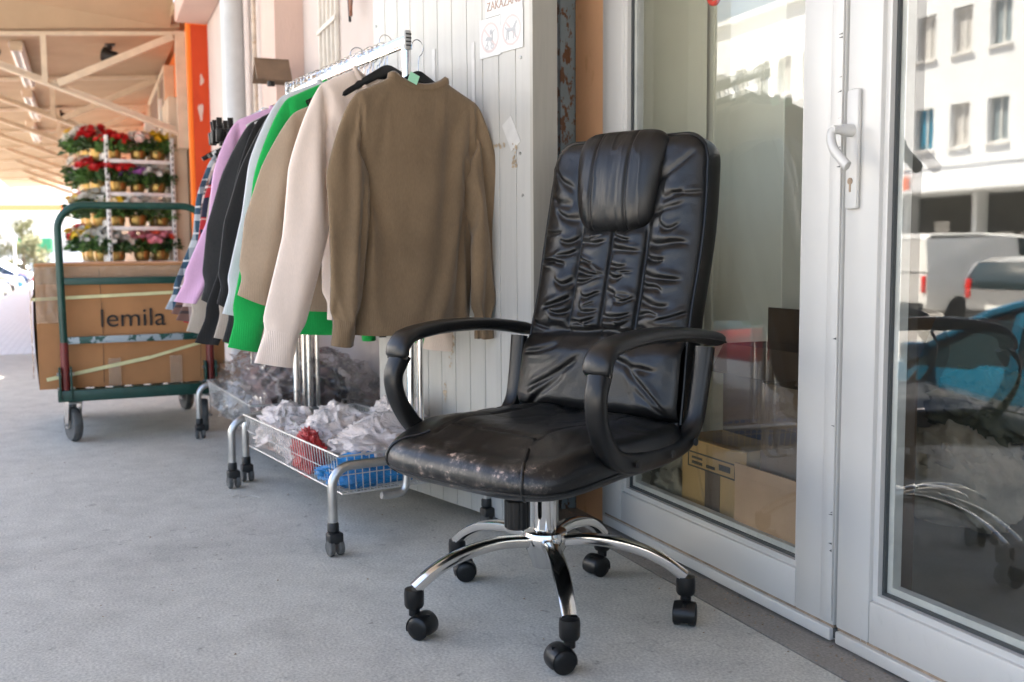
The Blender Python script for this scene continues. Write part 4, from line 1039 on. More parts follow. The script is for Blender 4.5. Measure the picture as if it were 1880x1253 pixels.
# ------------------------------------------------------------------ hangers
hb = MB()
pth = catmull([(-.205, 0, -.092), (-.16, 0, -.066), (-.08, 0, -.030), (-.03, 0, -.010), (0, 0, -.002), (.03, 0, -.010), (.08, 0, -.030), (.16, 0, -.066), (.205, 0, -.092)], 36)
vs_ = []; n = 10
for i, p in enumerate(pth):
    t_ = (pth[min(i + 1, 36)] - pth[max(i - 1, 0)]).normalized(); s_ = Vector((0, 1, 0)); u_ = t_.cross(s_).normalized()
    f = abs(i / 18 - 1); hh = .011 + .006 * math.exp(-(f / .35) ** 2); ww = .006 + .002 * f
    for k in range(n):
        a = 2 * math.pi * k / n; vs_.append(p + s_ * ww * math.cos(a) + u_ * hh * math.sin(a))
hb.add(vs_, [(i * n + k, i * n + (k + 1) % n, (i + 1) * n + (k + 1) % n, (i + 1) * n + k) for i in range(36) for k in range(n)] + [tuple(range(n))[::-1], tuple(36 * n + k for k in range(n))])
hang_me = hb.mesh('hanger_body', M['black_plastic'])
hang_white = hb.mesh('hanger_body', pm('clear_white_plastic', (.6, .6, .58), .3))
hk = MB(); hp = [(0, 0, .004), (0, 0, .034)] + [(.0235 * math.sin(R(k)) - .004, 0, .073 - .0235 * math.cos(R(k)) + .004) for k in range(20, 300, 14)]
hk.tube(hp, .0017, 6); hook_me = hk.mesh('hook', M['chrome'])
def hanger(loc, rz, label, tilt=0, white=False):
    t = thing('coat_hanger', label, 'hanger', loc, rz, 'hangers on the racks')
    b_ = mk('body', hang_white if white else hang_me, t); mk('hook', hook_me, t)
    b_.rotation_euler = (0, tilt, 0)
    return t

# ------------------------------------------------------------------ garments
RIB = {}
def fabric(name, col, mot=.10, weave=330, rough=.92, sheen=.25, rib=False):
    m, t, N, L, P = nmat(name)
    tc = N.new('ShaderNodeTexCoord')
    n1 = N.new('ShaderNodeTexNoise'); n1.inputs['Scale'].default_value = 5; n1.inputs['Detail'].default_value = 5; L.new(tc.outputs['Object'], n1.inputs[0])
    mp = N.new('ShaderNodeMapping'); mp.inputs['Scale'].default_value = (1, 1, .25); L.new(tc.outputs['Object'], mp.inputs[0])
    n2 = N.new('ShaderNodeTexNoise'); n2.inputs['Scale'].default_value = weave; n2.inputs['Detail'].default_value = 2; L.new(mp.outputs[0], n2.inputs[0])
    mxn = N.new('ShaderNodeMath'); mxn.operation = 'MULTIPLY_ADD'; mxn.inputs[1].default_value = .55; L.new(n2.outputs[0], mxn.inputs[0]); L.new(n1.outputs[0], mxn.inputs[2])
    r = N.new('ShaderNodeValToRGB'); r.color_ramp.elements[0].position = .55; r.color_ramp.elements[1].position = 1.15 if False else 1.0; r.color_ramp.elements[0].color = tint(col, 1 - mot * 1.3); r.color_ramp.elements[1].color = tint(col, 1 + mot)
    L.new(mxn.outputs[0], r.inputs[0]); L.new(r.outputs[0], P.inputs['Base Color'])
    P.inputs['Roughness'].default_value = rough; P.inputs['Sheen Weight'].default_value = sheen; P.inputs['Specular IOR Level'].default_value = .2
    b = N.new('ShaderNodeBump'); b.inputs['Strength'].default_value = .16; b.inputs['Distance'].default_value = .0012; L.new(n2.outputs[0], b.inputs['Height']); L.new(b.outputs[0], P.inputs['Normal'])
    n3 = N.new('ShaderNodeTexNoise'); n3.inputs['Scale'].default_value = 6; n3.inputs['Detail'].default_value = 2; n3.inputs['Distortion'].default_value = .4; mp3 = N.new('ShaderNodeMapping'); mp3.inputs['Scale'].default_value = (1.6, 1, .7); mp3.inputs['Rotation'].default_value = (0, .5, 0); L.new(tc.outputs['Object'], mp3.inputs[0]); L.new(mp3.outputs[0], n3.inputs[0])
    b3 = N.new('ShaderNodeBump'); b3.inputs['Strength'].default_value = .30; b3.inputs['Distance'].default_value = .02; L.new(n3.outputs[0], b3.inputs['Height']); L.new(b.outputs[0], b3.inputs['Normal']); L.new(b3.outputs[0], P.inputs['Normal'])
    if rib:
        wv = N.new('ShaderNodeTexWave'); wv.inputs['Scale'].default_value = 62; wv.inputs['Distortion'].default_value = .3; wv.bands_direction = 'X'; L.new(tc.outputs['Object'], wv.inputs[0])
        b2_ = N.new('ShaderNodeBump'); b2_.inputs['Strength'].default_value = .28; b2_.inputs['Distance'].default_value = .0015; L.new(wv.outputs[0], b2_.inputs['Height']); L.new(b.outputs[0], b2_.inputs['Normal']); L.new(b2_.outputs[0], P.inputs['Normal'])
    else: RIB[m.name] = fabric(name + '_rib', col, mot, weave, rough, sheen, True)
    return m
def plaid(name, ground, bands):
    """bands: (period, width, offset, colour, axis) mixed over the ground colour"""
    m, t, N, L, P = nmat(name)
    tc = N.new('ShaderNodeTexCoord'); sp = N.new('ShaderNodeSeparateXYZ')
    ad = N.new('ShaderNodeVectorMath'); ad.operation = 'ADD'; nz = N.new('ShaderNodeTexNoise'); nz.inputs['Scale'].default_value = 9
    sc_ = N.new('ShaderNodeVectorMath'); sc_.operation = 'SCALE'; sc_.inputs[3].default_value = .018; L.new(tc.outputs['Object'], nz.inputs[0]); L.new(nz.outputs[1], sc_.inputs[0]); L.new(tc.outputs['Object'], ad.inputs[0]); L.new(sc_.outputs[0], ad.inputs[1]); L.new(ad.outputs[0], sp.inputs[0])
    col = None
    for (per, wid, off, c_, ax_, al) in bands:
        f = N.new('ShaderNodeMath'); f.operation = 'MULTIPLY_ADD'; f.inputs[1].default_value = 1 / per; f.inputs[2].default_value = off + 50; L.new(sp.outputs[ax_], f.inputs[0])
        g_ = N.new('ShaderNodeMath'); g_.operation = 'FRACT'; L.new(f.outputs[0], g_.inputs[0])
        h = N.new('ShaderNodeMath'); h.operation = 'LESS_THAN'; h.inputs[1].default_value = wid / per; L.new(g_.outputs[0], h.inputs[0])
        k = N.new('ShaderNodeMath'); k.operation = 'MULTIPLY'; k.inputs[1].default_value = al; L.new(h.outputs[0], k.inputs[0])
        mx = N.new('ShaderNodeMix'); mx.data_type = 'RGBA'; L.new(k.outputs[0], mx.inputs[0]); mx.inputs[7].default_value = tuple(c_) + (1,)
        if col is None: mx.inputs[6].default_value = tuple(ground) + (1,)
        else: L.new(col, mx.inputs[6])
        col = mx.outputs[2]
    L.new(col, P.inputs['Base Color']); P.inputs['Roughness'].default_value = .9; P.inputs['Sheen Weight'].default_value = .2
    return m
DRAPE = {
 'back': drape_sweatshirt(3, ang=(13, 13), push=(-.035, -.03), hw=.228, hem=.99, frames=26, nb=36, nr=42, nl=32, L_=.735, sl_len=.60, press=.3),
 'cream': drape_sweatshirt(7, ang=(25, 10), sl_len=.70, hw=.235, frames=24, lift=(.10, 0), nb=30, nr=36, nl=30, L_=.74, near_dip=.085, far_dip=.035, sl_w0=.120, sl_w1=.075, hem=.93),
 'row_a': drape_sweatshirt(11, ang=(30, 10), sl_len=.62, hw=.22, frames=24, lift=(.2, 0), nb=22, nr=30, nl=24, L_=.73),
 'row_b': drape_sweatshirt(13, ang=(22, 8), sl_len=.64, hw=.22, frames=22, lift=(.05, 0), nb=22, nr=30, nl=24, L_=.75, push=(-.02, 0), sl_w0=.11, sl_w1=.068),
 'row_c': drape_sweatshirt(17, ang=(42, 8), sl_len=.62, hw=.22, frames=20, lift=(-.16, 0), nb=22, nr=30, nl=24, L_=.72, sl_w0=.12, sl_w1=.07),
}
for d_ in DRAPE.values():
    for k in list(d_):
        if k != 'neck': q = MB(); q.add(*d_[k]); d_[k] = q.mesh(k.rstrip('01'), None, ang=180); d_[k].materials.append(None)
    lp = np.array(d_['neck']); cx = lp.mean(0); out = lp - cx
    def strip(rows): q = MB(); q.grid(*[np.array([r[:, i] for r in rows]) for i in range(3)], wrap=True); me = q.mesh('collar', None, ang=180); me.materials.append(None); return me
    d_['collar'] = strip([lp + out * np.array([.05, .25, 0]) + np.array([0, 0, -.006]), lp + out * np.array([.03, .35, 0]) + np.array([0, 0, .008]), lp - out * np.array([.07, .05, 0]) + np.array([0, 0, .013]), lp - out * np.array([.10, .25, 0]) + np.array([0, 0, .006])])
    d_['shirt_collar'] = strip([lp, lp + np.array([0, 0, .030]) - out * np.array([.1, 0, 0]), lp + out * np.array([.20, 1.2, 0]) + np.array([0, 0, -.014])])
def garment(label, mat, cat, loc, rz, var, scale=(1, 1, 1), shirt=False, name='sweatshirt'):
    t = thing(name, label, cat, loc, rz, 'clothes hanging on the racks'); t.scale = scale
    rib = RIB.get(mat.name, mat); D = DRAPE[var]
    def put(nm, me, m_, par):
        o = mk(nm, me, par); o.material_slots[0].link = 'OBJECT'; o.material_slots[0].material = m_; return o
    put('body', D['body'], mat, t); put('hem', D['hem'], mat if shirt else rib, t); put('collar', D['shirt_collar' if shirt else 'collar'], mat if shirt else rib, t)
    for k in '01':
        so = put('sleeve', D['sleeve' + k], mat, t); put('cuff', D['cuff' + k], mat if shirt else rib, so)
    return t
F = {}
F['brown'] = fabric('mocha_fleece', (.185, .128, .075), .16); F['cream'] = fabric('cream_fleece', (.84, .71, .62), .05); F['taupe'] = fabric('taupe_fleece', (.33, .25, .175), .1)
F['green'] = fabric('bright_green_fleece', (.012, .37, .075), .1); F['grey'] = fabric('pale_grey_fleece', (.56, .57, .60), .06); F['black'] = fabric('black_fleece', (.014, .014, .014), .2)
F['char'] = fabric('charcoal_fleece', (.030, .030, .031), .2); F['pink'] = fabric('lilac_fleece', (.66, .40, .60), .06); F['stone'] = fabric('stone_fleece', (.40, .34, .28), .08)
F['pl_brown'] = plaid('brown_white_plaid', (.13, .065, .05), [(.14, .05, 0, (.62, .5, .46), 2, .75), (.14, .012, .2, (.03, .02, .02), 2, .9), (.14, .01, .55, (.7, .66, .62), 2, .8), (.13, .04, 0, (.60, .48, .44), 0, .5), (.13, .01, .5, (.02, .02, .03), 0, .8), (.14, .012, .75, (.02, .02, .02), 2, .8)])
F['pl_pack'] = plaid('dark_brown_plaid', (.055, .030, .026), [(.13, .045, 0, (.30, .20, .18), 1, .6), (.13, .012, .45, (.01, .01, .01), 1, .9), (.12, .035, .2, (.28, .18, .16), 0, .5), (.12, .01, .7, (.45, .4, .38), 0, .6)])
F['pl_blue'] = plaid('blue_white_plaid', (.030, .075, .12), [(.12, .03, 0, (.60, .62, .64), 2, .7), (.12, .008, .5, (.75, .75, .75), 2, .8), (.11, .03, 0, (.55, .58, .6), 0, .5), (.11, .03, .5, (.01, .015, .03), 0, .6)])
F['pl_red'] = plaid('red_navy_plaid', (.012, .014, .035), [(.13, .05, 0, (.50, .015, .015), 2, .8), (.12, .045, .1, (.5, .015, .02), 0, .75), (.13, .006, .7, (.5, .45, .4), 2, .6)])
MID = .2525
def on_bar(A, d, rz, s, z=1.35, off=0):
    nx = Vector((math.cos(rz), math.sin(rz), 0))
    return A + d * s + nx * (MID + off) + Vector((0, 0, z))
gl = [
 # rack, s, off, z, yaw, label, fabric, kwargs
 (1, -.035, .022, 1.352, 4, 'mocha brown sweatshirt with its back to us, nearest on the rack', 'brown', dict(var='back', scale=(.965, 1, 1))),
 (1, .125, -.025, 1.392, 12, 'cream sweatshirt with ribbed cuffs behind the mocha one', 'cream', dict(var='cream', scale=(1, 1, 1))),
 (1, .205, -.07, 1.322, -2, 'taupe sweatshirt between the cream and the first green one', 'taupe', dict(var='row_c', scale=(.90, 0.8, 0.9))),
 (1, .275, -.06, 1.376, 2, 'bright green sweatshirt just behind the taupe one near the front', 'green', dict(var='row_b', scale=(.97, 0.7, 1.03))),
 (1, .335, -.055, 1.385, 0, 'pale grey sweatshirt showing only its shoulder beside the green one', 'grey', dict(var='row_b', scale=(0.96, 0.7, 0.92))),
 (1, .40, -.03, 1.36, 3, 'charcoal sweatshirt in the middle of the near rack', 'char', dict(var='row_b', scale=(1, 0.7, 1.0))),
 (1, .475, -.03, 1.37, -3, 'black sweatshirt in the middle of the near rack', 'black', dict(var='row_c', scale=(.96, 0.7, 1.03))),
 (1, .55, -.02, 1.36, 2, 'stone grey sweatshirt whose cuff hangs below the black ones', 'stone', dict(var='row_b', scale=(0.98, 0.7, 1.0))),
 (1, .625, -.03, 1.365, -2, 'second black sweatshirt, behind the stone grey one', 'black', dict(var='row_a', scale=(.95, 0.7, 1.05))),
 (1, .70, -.02, 1.36, 3, 'green sweatshirt showing only at its hem among the black ones', 'green', dict(var='row_b', scale=(0.80, 0.7, 1.04))),
 (1, .775, -.02, 1.365, 0, 'charcoal sweatshirt in front of the lilac one', 'char', dict(var='row_c', scale=(.92, 0.7, 1.02))),
 (1, .855, -.03, 1.375, -4, 'lilac pink sweatshirt near the middle of the row', 'pink', dict(var='row_a', scale=(.96, 0.7, 0.90))),
 (1, .93, -.03, 1.368, 0, 'bright green sweatshirt behind the lilac one', 'green', dict(var='row_a', scale=(.84, 0.7, 0.80))),
 (2, .10, -.01, 1.36, 0, 'stone grey sweatshirt with a long wide cuff behind the lilac one', 'stone', dict(var='row_b', scale=(1.03, 0.8, 1.03))),
 (2, .20, .0, 1.35, 3, 'taupe sweatshirt right before the plaid shirts', 'taupe', dict(var='row_a', scale=(.86, 0.7, 0.95))),
 (2, .32, .0, 1.34, 0, 'brown and white plaid shirt nearest of the plaid shirts', 'pl_brown', dict(var='row_a', scale=(.98, 0.7, 0.98), name='plaid_shirt', shirt=True)),
 (2, .43, .0, 1.35, 2, 'red and navy plaid shirt between the brown plaid shirts', 'pl_red', dict(var='row_b', scale=(.96, 0.7, 1.0), name='plaid_shirt', shirt=True)),
 (2, .54, -.01, 1.345, -2, 'brown and white plaid shirt with a wide pale sleeve near the row end', 'pl_brown', dict(var='row_a', scale=(.92, 0.8, .97), name='plaid_shirt', shirt=True)),
 (2, .65, -.01, 1.345, 0, 'blue and white plaid shirt at the very end of the row', 'pl_blue', dict(var='row_a', scale=(.94, 0.8, .95), name='plaid_shirt', shirt=True)),
]
for i, (rk, s, off, z, yaw, lab, fb, kw) in enumerate(gl):
    A, d, rz = (A1, B1d, RZ1) if rk == 1 else (A2, B2d, RZ2)
    p = on_bar(A, d, rz, s, z, off)
    kw = dict(kw)
    garment(lab, F[fb], 'shirt' if kw.get('shirt') else 'sweatshirt', p, rz + R(yaw), **kw)
    hp_ = on_bar(A, d, rz, s, (1.352 if i == 0 else 1.362) if z < 1.38 else 1.392, (.022 if i == 0 else 0) if i != 1 else .0)
    if i == 0: hanger(hp_, rz + R(yaw), 'black hanger with a mint price tag under the mocha sweatshirt', 0).scale = (.80, .5, 1.0); hp0 = hp_
    else: hanger(hp_, rz + R(yaw), 'black hanger carrying the ' + lab.split(' sweatshirt')[0].split(' shirt')[0] + (' shirt' if kw.get('shirt') else ' sweatshirt') + (' by the lilac one' if 'behind the lilac' in lab else ' in front' if 'in front of the lilac' in lab else ' in mid-row' if 'middle of the near' in lab else ' hem' if 'hem' in lab else ' far end' if 'row end' in lab else ' before the plaid shirts' if 'right before' in lab else ' near the front' if 'near the front' in lab else ''), R(-6) if i == 1 else 0)
# mint price tags
M['mint'] = pm('mint_price_tag', (.36, .72, .50), .5)
M['gtag'] = pm('green_size_ring', (.02, .5, .09), .4)
nx1 = Vector((math.cos(RZ1), math.sin(RZ1), 0))
tg = MB(); tg.box((0, 0, 0), (.030, .0012, .026), ry=R(22)); o = tg.build('price_tag', M['mint'], smooth=False); o.location = hp0 - nx1 * .028 - B1d * .024 + Vector((0, 0, -.012)); o.rotation_euler = (0, 0, RZ1); tag(o, 'mint green price tag stuck on the foremost black hanger', 'price tag')
for k, s in enumerate((.24, .30)):
    tg = MB(); tg.lathe([(.010, -.006), (.013, -.004), (.013, .004), (.010, .006)], 14, (0, 0, 0), Matrix.Rotation(R(90), 4, 'Y')); o = tg.build('size_ring', M['gtag']); o.location = on_bar(A1, B1d, RZ1, s, 1.366, .06 + .03 * k); o.rotation_euler = (0, 0, RZ1); tag(o, 'green size ring on a hanger, %s of two behind the cream collar' % ('nearer', 'farther')[k], 'size ring')
# bare hangers between the clothes; only their hooks and thin bodies show over the bar
rng = random.Random(5)
NTH = 'first second third fourth fifth sixth seventh eighth ninth tenth eleventh twelfth thirteenth fourteenth fifteenth sixteenth seventeenth eighteenth nineteenth twentieth twenty-first twenty-second'.split()
for k in range(22):
    s = .15 + k * .037; 
    hanger(on_bar(A1, B1d, RZ1, s, 1.374, rng.uniform(-.003, .003)), RZ1 + R(rng.uniform(-14, 14)), 'empty %s hanger among the clothes, %s from the near end of the near rack' % ('clear' if (k % 3 == 0 and k > 4) else 'black', NTH[k]), R(rng.uniform(-3, 3)), white=(k % 3 == 0 and k > 4))
for k in range(5):
    hanger(on_bar(A2, B2d, RZ2, .60 + k * .085, 1.374, 0), RZ2 + R(rng.uniform(-10, 10)), 'empty hanger beyond the plaid shirts, %s of five on the far rack' % ('first', 'second', 'third', 'fourth', 'fifth')[k], 0, white=k == 1)
# clip hangers at the end of the far rack
for k, s in enumerate((.58, .70, .80)):
    t = thing('clip_hanger', 'black clip hanger over the plaid shirts, %s from the lilac sweatshirt' % ('first', 'second', 'third')[k], 'hanger', on_bar(A2, B2d, RZ2, s, 1.405, 0), RZ2 + R(-8 + 9 * k), 'clip hangers')
    mk('hook', hook_me, t).location = (0, 0, -.03)
    q = MB(); q.cyl((-.20, 0, -.03), (.20, 0, -.03), .007, 10); q.build('bar', M['black_plastic'], t)
    for x in (-.195, -.15, .17):
        q = MB(); q.box((x, -.008, -.052), (.030, .010, .055), rx=R(8), bev=.003); q.box((x, .008, -.052), (.030, .010, .055), rx=R(-8), bev=.003); q.box((x, -.014, -.002), (.024, .006, .05), rx=R(-22), bev=.002); q.build('clip', M['black_plastic'], t)
# ================================================================== platform trolley with the big carton
def chipped(name, col, under, p=.60, scale=14, w=.03):
    return pm(name, col, .38, var=.18, vscale=9, col2=under, thr={'scale': scale, 'p': p, 'w': w}, bump=.15, bscale=40)
M['green_paint'] = chipped('dark_green_paint', (.008, .055, .040), (.10, .12, .11), .66)
M['green_worn'] = chipped('worn_green_paint', (.012, .070, .055), (.33, .39, .42), .47, 13, .03)
M['red_paint'] = chipped('dark_red_primer', (.17, .025, .022), (.05, .06, .05), .66)
TR = WA + R(1.5)
tx, ty = -2.235, -1.60        # near-left corner of the platform in the wall frame
trol = thing('platform_trolley', 'green platform trolley with a tubular handle carrying the big carton', 'trolley', wp(tx, ty), TR)
TWd, TLn = .70, .98              # width (local +y, towards the wall), length (local -x, away)
# local frame: x towards the camera along the wall, y towards the wall
zp = .235
q = MB(); q.b2(-.045, 0, 0, TWd, zp - .04, zp + .012, .004); q.build('front_rail', M['green_paint'], trol)
q = MB(); q.b2(-TLn, -TLn + .045, 0, TWd, zp - .04, zp + .012, .004); q.build('rear_rail', M['green_paint'], trol)
for y in (0, TWd - .04):
    q = MB(); q.b2(-TLn + .046, -.046, y, y + .04, zp - .04, zp + .010, .004); q.build('side_rail', M['green_paint'], trol)
for k in range(7):
    y = .075 + k * (TWd - .19) / 6
    q = MB(); q.b2(-TLn + .046, -.046, y, y + .045, zp - .022, zp + .0, .002); q.build('slat', M['green_paint'], trol)
# handle: red lower sockets, green tube, two cross rails
hz0, hz1 = zp + .0, 1.075
q = MB()
rad = .11
x_h = -.022
pts = [(x_h, .035, .46), (x_h, .030, hz1 - rad)] + [(x_h, .030 + rad - rad * math.cos(R(a)), hz1 - rad + rad * math.sin(R(a))) for a in range(10, 91, 10)]
pts += [(x_h, TWd - .030 - rad + rad * math.sin(R(a)), hz1 - rad + rad * math.cos(R(a))) for a in range(0, 91, 10)] + [(x_h, TWd - .035, .46)]
q.tube(pts, .0165, 14); q.build('handle', M['green_paint'], trol)
for y in (.035, TWd - .035):
    q = MB(); q.cyl((x_h, y, zp - .02), (x_h, y, .462), .0185, 14); q.build('handle_socket', M['red_paint'], trol)
    q = MB(); q.b2(-.055, .008, y - .028, y - .0195, zp - .03, zp + .115, .002); q.b2(-.055, .008, y + .0195, y + .028, zp - .03, zp + .115, .002); lb = q.build('lug', M['green_paint'], trol)
    q = MB(); q.cyl((x_h, y - .036, zp + .085), (x_h, y + .036, zp + .085), .008, 8); q.cyl((x_h, y - .036, zp + .02), (x_h, y + .036, zp + .02), .006, 8); q.build('bolt', M['steel'], lb)
for z, mm in ((.735, 'green_paint'), (.470, 'green_worn')):
    q = MB(); q.b2(x_h - .008, x_h + .008, .045, TWd - .045, z - .016, z + .016, .003); q.build('cross_rail', M[mm], trol)
# wheels
tyre = MB(); tyre.lathe([(.056, -.017), (.072, -.019), (.079, -.010), (.0795, .0), (.079, .010), (.072, .019), (.056, .017)], 36, (0, 0, 0), Matrix.Rotation(R(90), 4, 'X')); tyre_me = tyre.mesh('tyre', M['rubber'])
rim = MB(); rim.lathe([(.0, -.021), (.018, -.021), (.02, -.008), (.056, -.012), (.0565, .012), (.02, .008), (.018, .021), (0, .021)], 28, (0, 0, 0), Matrix.Rotation(R(90), 4, 'X')); rim_me = rim.mesh('rim', M['steel'])
for (x, y, sw) in ((-.10, .06, R(18)), (-.10, TWd - .06, R(-8)), (-TLn + .14, .06, R(5)), (-TLn + .14, TWd - .06, R(12))):
    q = MB(); 
    for s in (-1, 1):
        q.prism([(-.035, .18), (.035, .18), (.016, .062), (-.016, .062)], s * .029 - .002, s * .029 + .002)
    q.b2(-.04, .04, -.031, .031, .176, .186, .002); q.cyl((0, -.038, .0795), (0, .038, .0795), .007, 8); q.cyl((0, 0, .186), (0, 0, zp - .035), .022, 16)
    f_ = q.build('castor_fork', M['steel'], trol); f_.location = (x, y, 0); f_.rotation_euler = (0, 0, sw)
    w1 = mk('wheel', rim_me, f_); w1.location = (0, 0, .0795)
    w2 = mk('tyre', tyre_me, f_); w2.location = (0, 0, .0795)

# big carton
def cardboard(name, col):
    m, t, N, L, P = nmat(name)
    tc = N.new('ShaderNodeTexCoord')
    wv = N.new('ShaderNodeTexWave'); wv.inputs['Scale'].default_value = 45; wv.inputs['Distortion'].default_value = .6; wv.bands_direction = 'X'; L.new(tc.outputs['Object'], wv.inputs[0])
    nz = N.new('ShaderNodeTexNoise'); nz.inputs['Scale'].default_value = 6; nz.inputs['Detail'].default_value = 6; L.new(tc.outputs['Object'], nz.inputs[0])
    r = N.new('ShaderNodeValToRGB'); r.color_ramp.elements[0].position = .3; r.color_ramp.elements[1].position = .7; r.color_ramp.elements[0].color = tint(col, .86); r.color_ramp.elements[1].color = tint(col, 1.08)
    L.new(nz.outputs[0], r.inputs[0]); L.new(r.outputs[0], P.inputs['Base Color']); P.inputs['Roughness'].default_value = .75
    b = N.new('ShaderNodeBump'); b.inputs['Strength'].default_value = .12; b.inputs['Distance'].default_value = .002; L.new(wv.outputs[0], b.inputs['Height']); L.new(b.outputs[0], P.inputs['Normal'])
    return m
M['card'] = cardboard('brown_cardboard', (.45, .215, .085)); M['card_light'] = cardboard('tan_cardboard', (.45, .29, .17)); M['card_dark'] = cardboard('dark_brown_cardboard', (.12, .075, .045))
M['strap'] = pm('yellow_strapping', (.72, .69, .38), .45, var=.1, vscale=20)
m, t_, N, L, P = nmat('clear_packing_tape'); P.inputs['Base Color'].default_value = (.55, .42, .30, 1); P.inputs['Roughness'].default_value = .12; P.inputs['Alpha'].default_value = .45
nb = N.new('ShaderNodeTexNoise'); nb.inputs['Scale'].default_value = 38; nb.inputs['Detail'].default_value = 4; tc = N.new('ShaderNodeTexCoord'); L.new(tc.outputs['Object'], nb.inputs[0]); bp = N.new('ShaderNodeBump'); bp.inputs['Strength'].default_value = 1; bp.inputs['Distance'].default_value = .012; L.new(nb.outputs[0], bp.inputs['Height']); L.new(bp.outputs[0], P.inputs['Normal'])
M['cleartape'] = m
M['ink'] = pm('black_print', (.02, .017, .015), .7)
BW, BD, BH = .815, .80, .565
box = thing('cardboard_box', 'large brown carton with black lettering and yellow straps on the green trolley', 'carton', wp(tx - .075, ty - .075, zp + .013), TR)
bx = MB()
nx_, nz_ = 40, 26
yy, zz = np.meshgrid(np.linspace(0, BW, nx_), np.linspace(0, BH, nz_))
dent = lambda a, b_, s: (fbm(a * 5 + s, b_ * 5, s) - .5) * .014
bx.grid(0 + dent(yy, zz, 3) * np.sin(np.pi * zz / BH), yy, zz, flip=True)                      # front (faces +x, the camera)
bx.grid(-BD + dent(yy, zz, 5), yy, zz)
xx, zz2 = np.meshgrid(np.linspace(-BD, 0, nx_), np.linspace(0, BH, nz_))
bx.grid(xx, 0 - .012 * np.sin(np.pi * zz2 / BH) + dent(xx, zz2, 7) * np.sin(np.pi * (xx + BD) / BD), zz2, flip=False)
bx.grid(xx, BW + dent(xx, zz2, 9) * np.sin(np.pi * (xx + BD) / BD), zz2, flip=True)
xg, yg = np.meshgrid(np.linspace(-BD, 0, 24), np.linspace(0, BW, 24))
bx.grid(xg, yg, BH + .006 * np.sin(xg * 7) * np.sin(np.pi * yg / BW)); bx.grid(xg, yg, np.zeros_like(xg), flip=True)
bx.build('carton_walls', M['card'], box, ang=30)
text_mesh('lettering', 'lemila', .118, M['ink'], box, (.0085, .405, .252), ext=.0003, rz=R(90), xs=1.06)
text_mesh('lettering', '\u00ae', .042, M['ink'], box, (.0085, .608, .328), ext=.0003, rz=R(90))
# straps
q = MB(); bar(q, (.0095, -.012, .408), (.0095, BW, .435), .0012, .015, (0, 0, 1)); q.b2(-BD, .010, -.0185, -.0172, .398, .413); q.build('strap', M['strap'], box, smooth=False)
q = MB(); bar(q, (.0098, .03, .045), (.0098, .47, .125), .0012, .017, (0, 0, 1)); bar(q, (.0102, .46, .122), (.0102, BW, .215), .0012, .014, (0, 0, 1)); q.build('strap', M['strap'], box, smooth=False)
# crumpled clear tape, top and corner, and flap creases
q = MB(); yt, zt = np.meshgrid(np.linspace(.0, BW, 90), np.linspace(.475, .555, 12)); q.grid(.010 + (ridge(yt * 22, zt * 40, 6, 2)) * .006, yt, zt, flip=True); q.build('tape', M['cleartape'], box)
q = MB(); xt, zt = np.meshgrid(np.linspace(-.09, 0.0, 14), np.linspace(.05, BH, 60)); q.grid(xt, -.019 - ridge(xt * 40, zt * 22, 8, 2) * .006, zt); q.build('tape', M['cleartape'], box)
q = MB(); yt, zt = np.meshgrid(np.linspace(.0, .10, 16), np.linspace(.30, .55, 40)); q.grid(.012 + ridge(yt * 45, zt * 30, 9, 2) * .007, yt, zt, flip=True); q.build('tape', M['cleartape'], box)
for y in (.29, .56):
    q = MB(); yt, zt = np.meshgrid(np.linspace(y, y + .055, 4), np.linspace(.0, .13, 8)); q.grid(.0100 + 0 * yt, yt, zt, flip=True); q.build('tape', M['cleartape'], box)
for y in (.27, .70):
    q = MB(); q.tube([(.0085, y, .02), (.0092, y + .004, .28), (.0085, y - .002, .54)], .0012, 4); q.build('crease', M['card_dark'], box)

# ================================================================== bags in the baskets
def bagmat(name, col, alpha, rough=.22, bs=55, var=.1, tr=.25):
    m, t, N, L, P = nmat(name)
    tc = N.new('ShaderNodeTexCoord'); nz = N.new('ShaderNodeTexNoise'); nz.inputs['Scale'].default_value = bs; nz.inputs['Detail'].default_value = 5; nz.inputs['Roughness'].default_value = .6; nz.inputs['Distortion'].default_value = 1.2; L.new(tc.outputs['Object'], nz.inputs[0])
    P.inputs['Base Color'].default_value = tuple(col) + (1,); P.inputs['Roughness'].default_value = rough; P.inputs['Alpha'].default_value = alpha; P.inputs['Specular IOR Level'].default_value = .7
    if tr: P.inputs['Subsurface Weight'].default_value = 0
    b = N.new('ShaderNodeBump'); b.inputs['Strength'].default_value = 1; b.inputs['Distance'].default_value = .009; L.new(nz.outputs[0], b.inputs['Height']); L.new(b.outputs[0], P.inputs['Normal'])
    n2 = N.new('ShaderNodeTexNoise'); n2.inputs['Scale'].default_value = 18; n2.inputs['Detail'].default_value = 6; L.new(tc.outputs['Object'], n2.inputs[0])
    r = N.new('ShaderNodeValToRGB'); r.color_ramp.elements[0].position = .3; r.color_ramp.elements[1].position = .7; r.color_ramp.elements[0].color = tint(col, 1 - var); r.color_ramp.elements[1].color = tint(col, 1 + var); L.new(n2.outputs[0], r.inputs[0]); L.new(r.outputs[0], P.inputs['Base Color'])
    return m
M['bag_white'] = bagmat('thin_white_plastic', (.90, .78, .72), .86); M['bag_pink'] = bagmat('rosy_plastic', (.80, .46, .38), 1, .4, 40, .45); M['bag_blue'] = bagmat('blue_plastic', (.015, .24, .58), 1, .3, 40, .3); M['bag_red'] = bagmat('red_plastic', (.55, .03, .025), 1, .3)
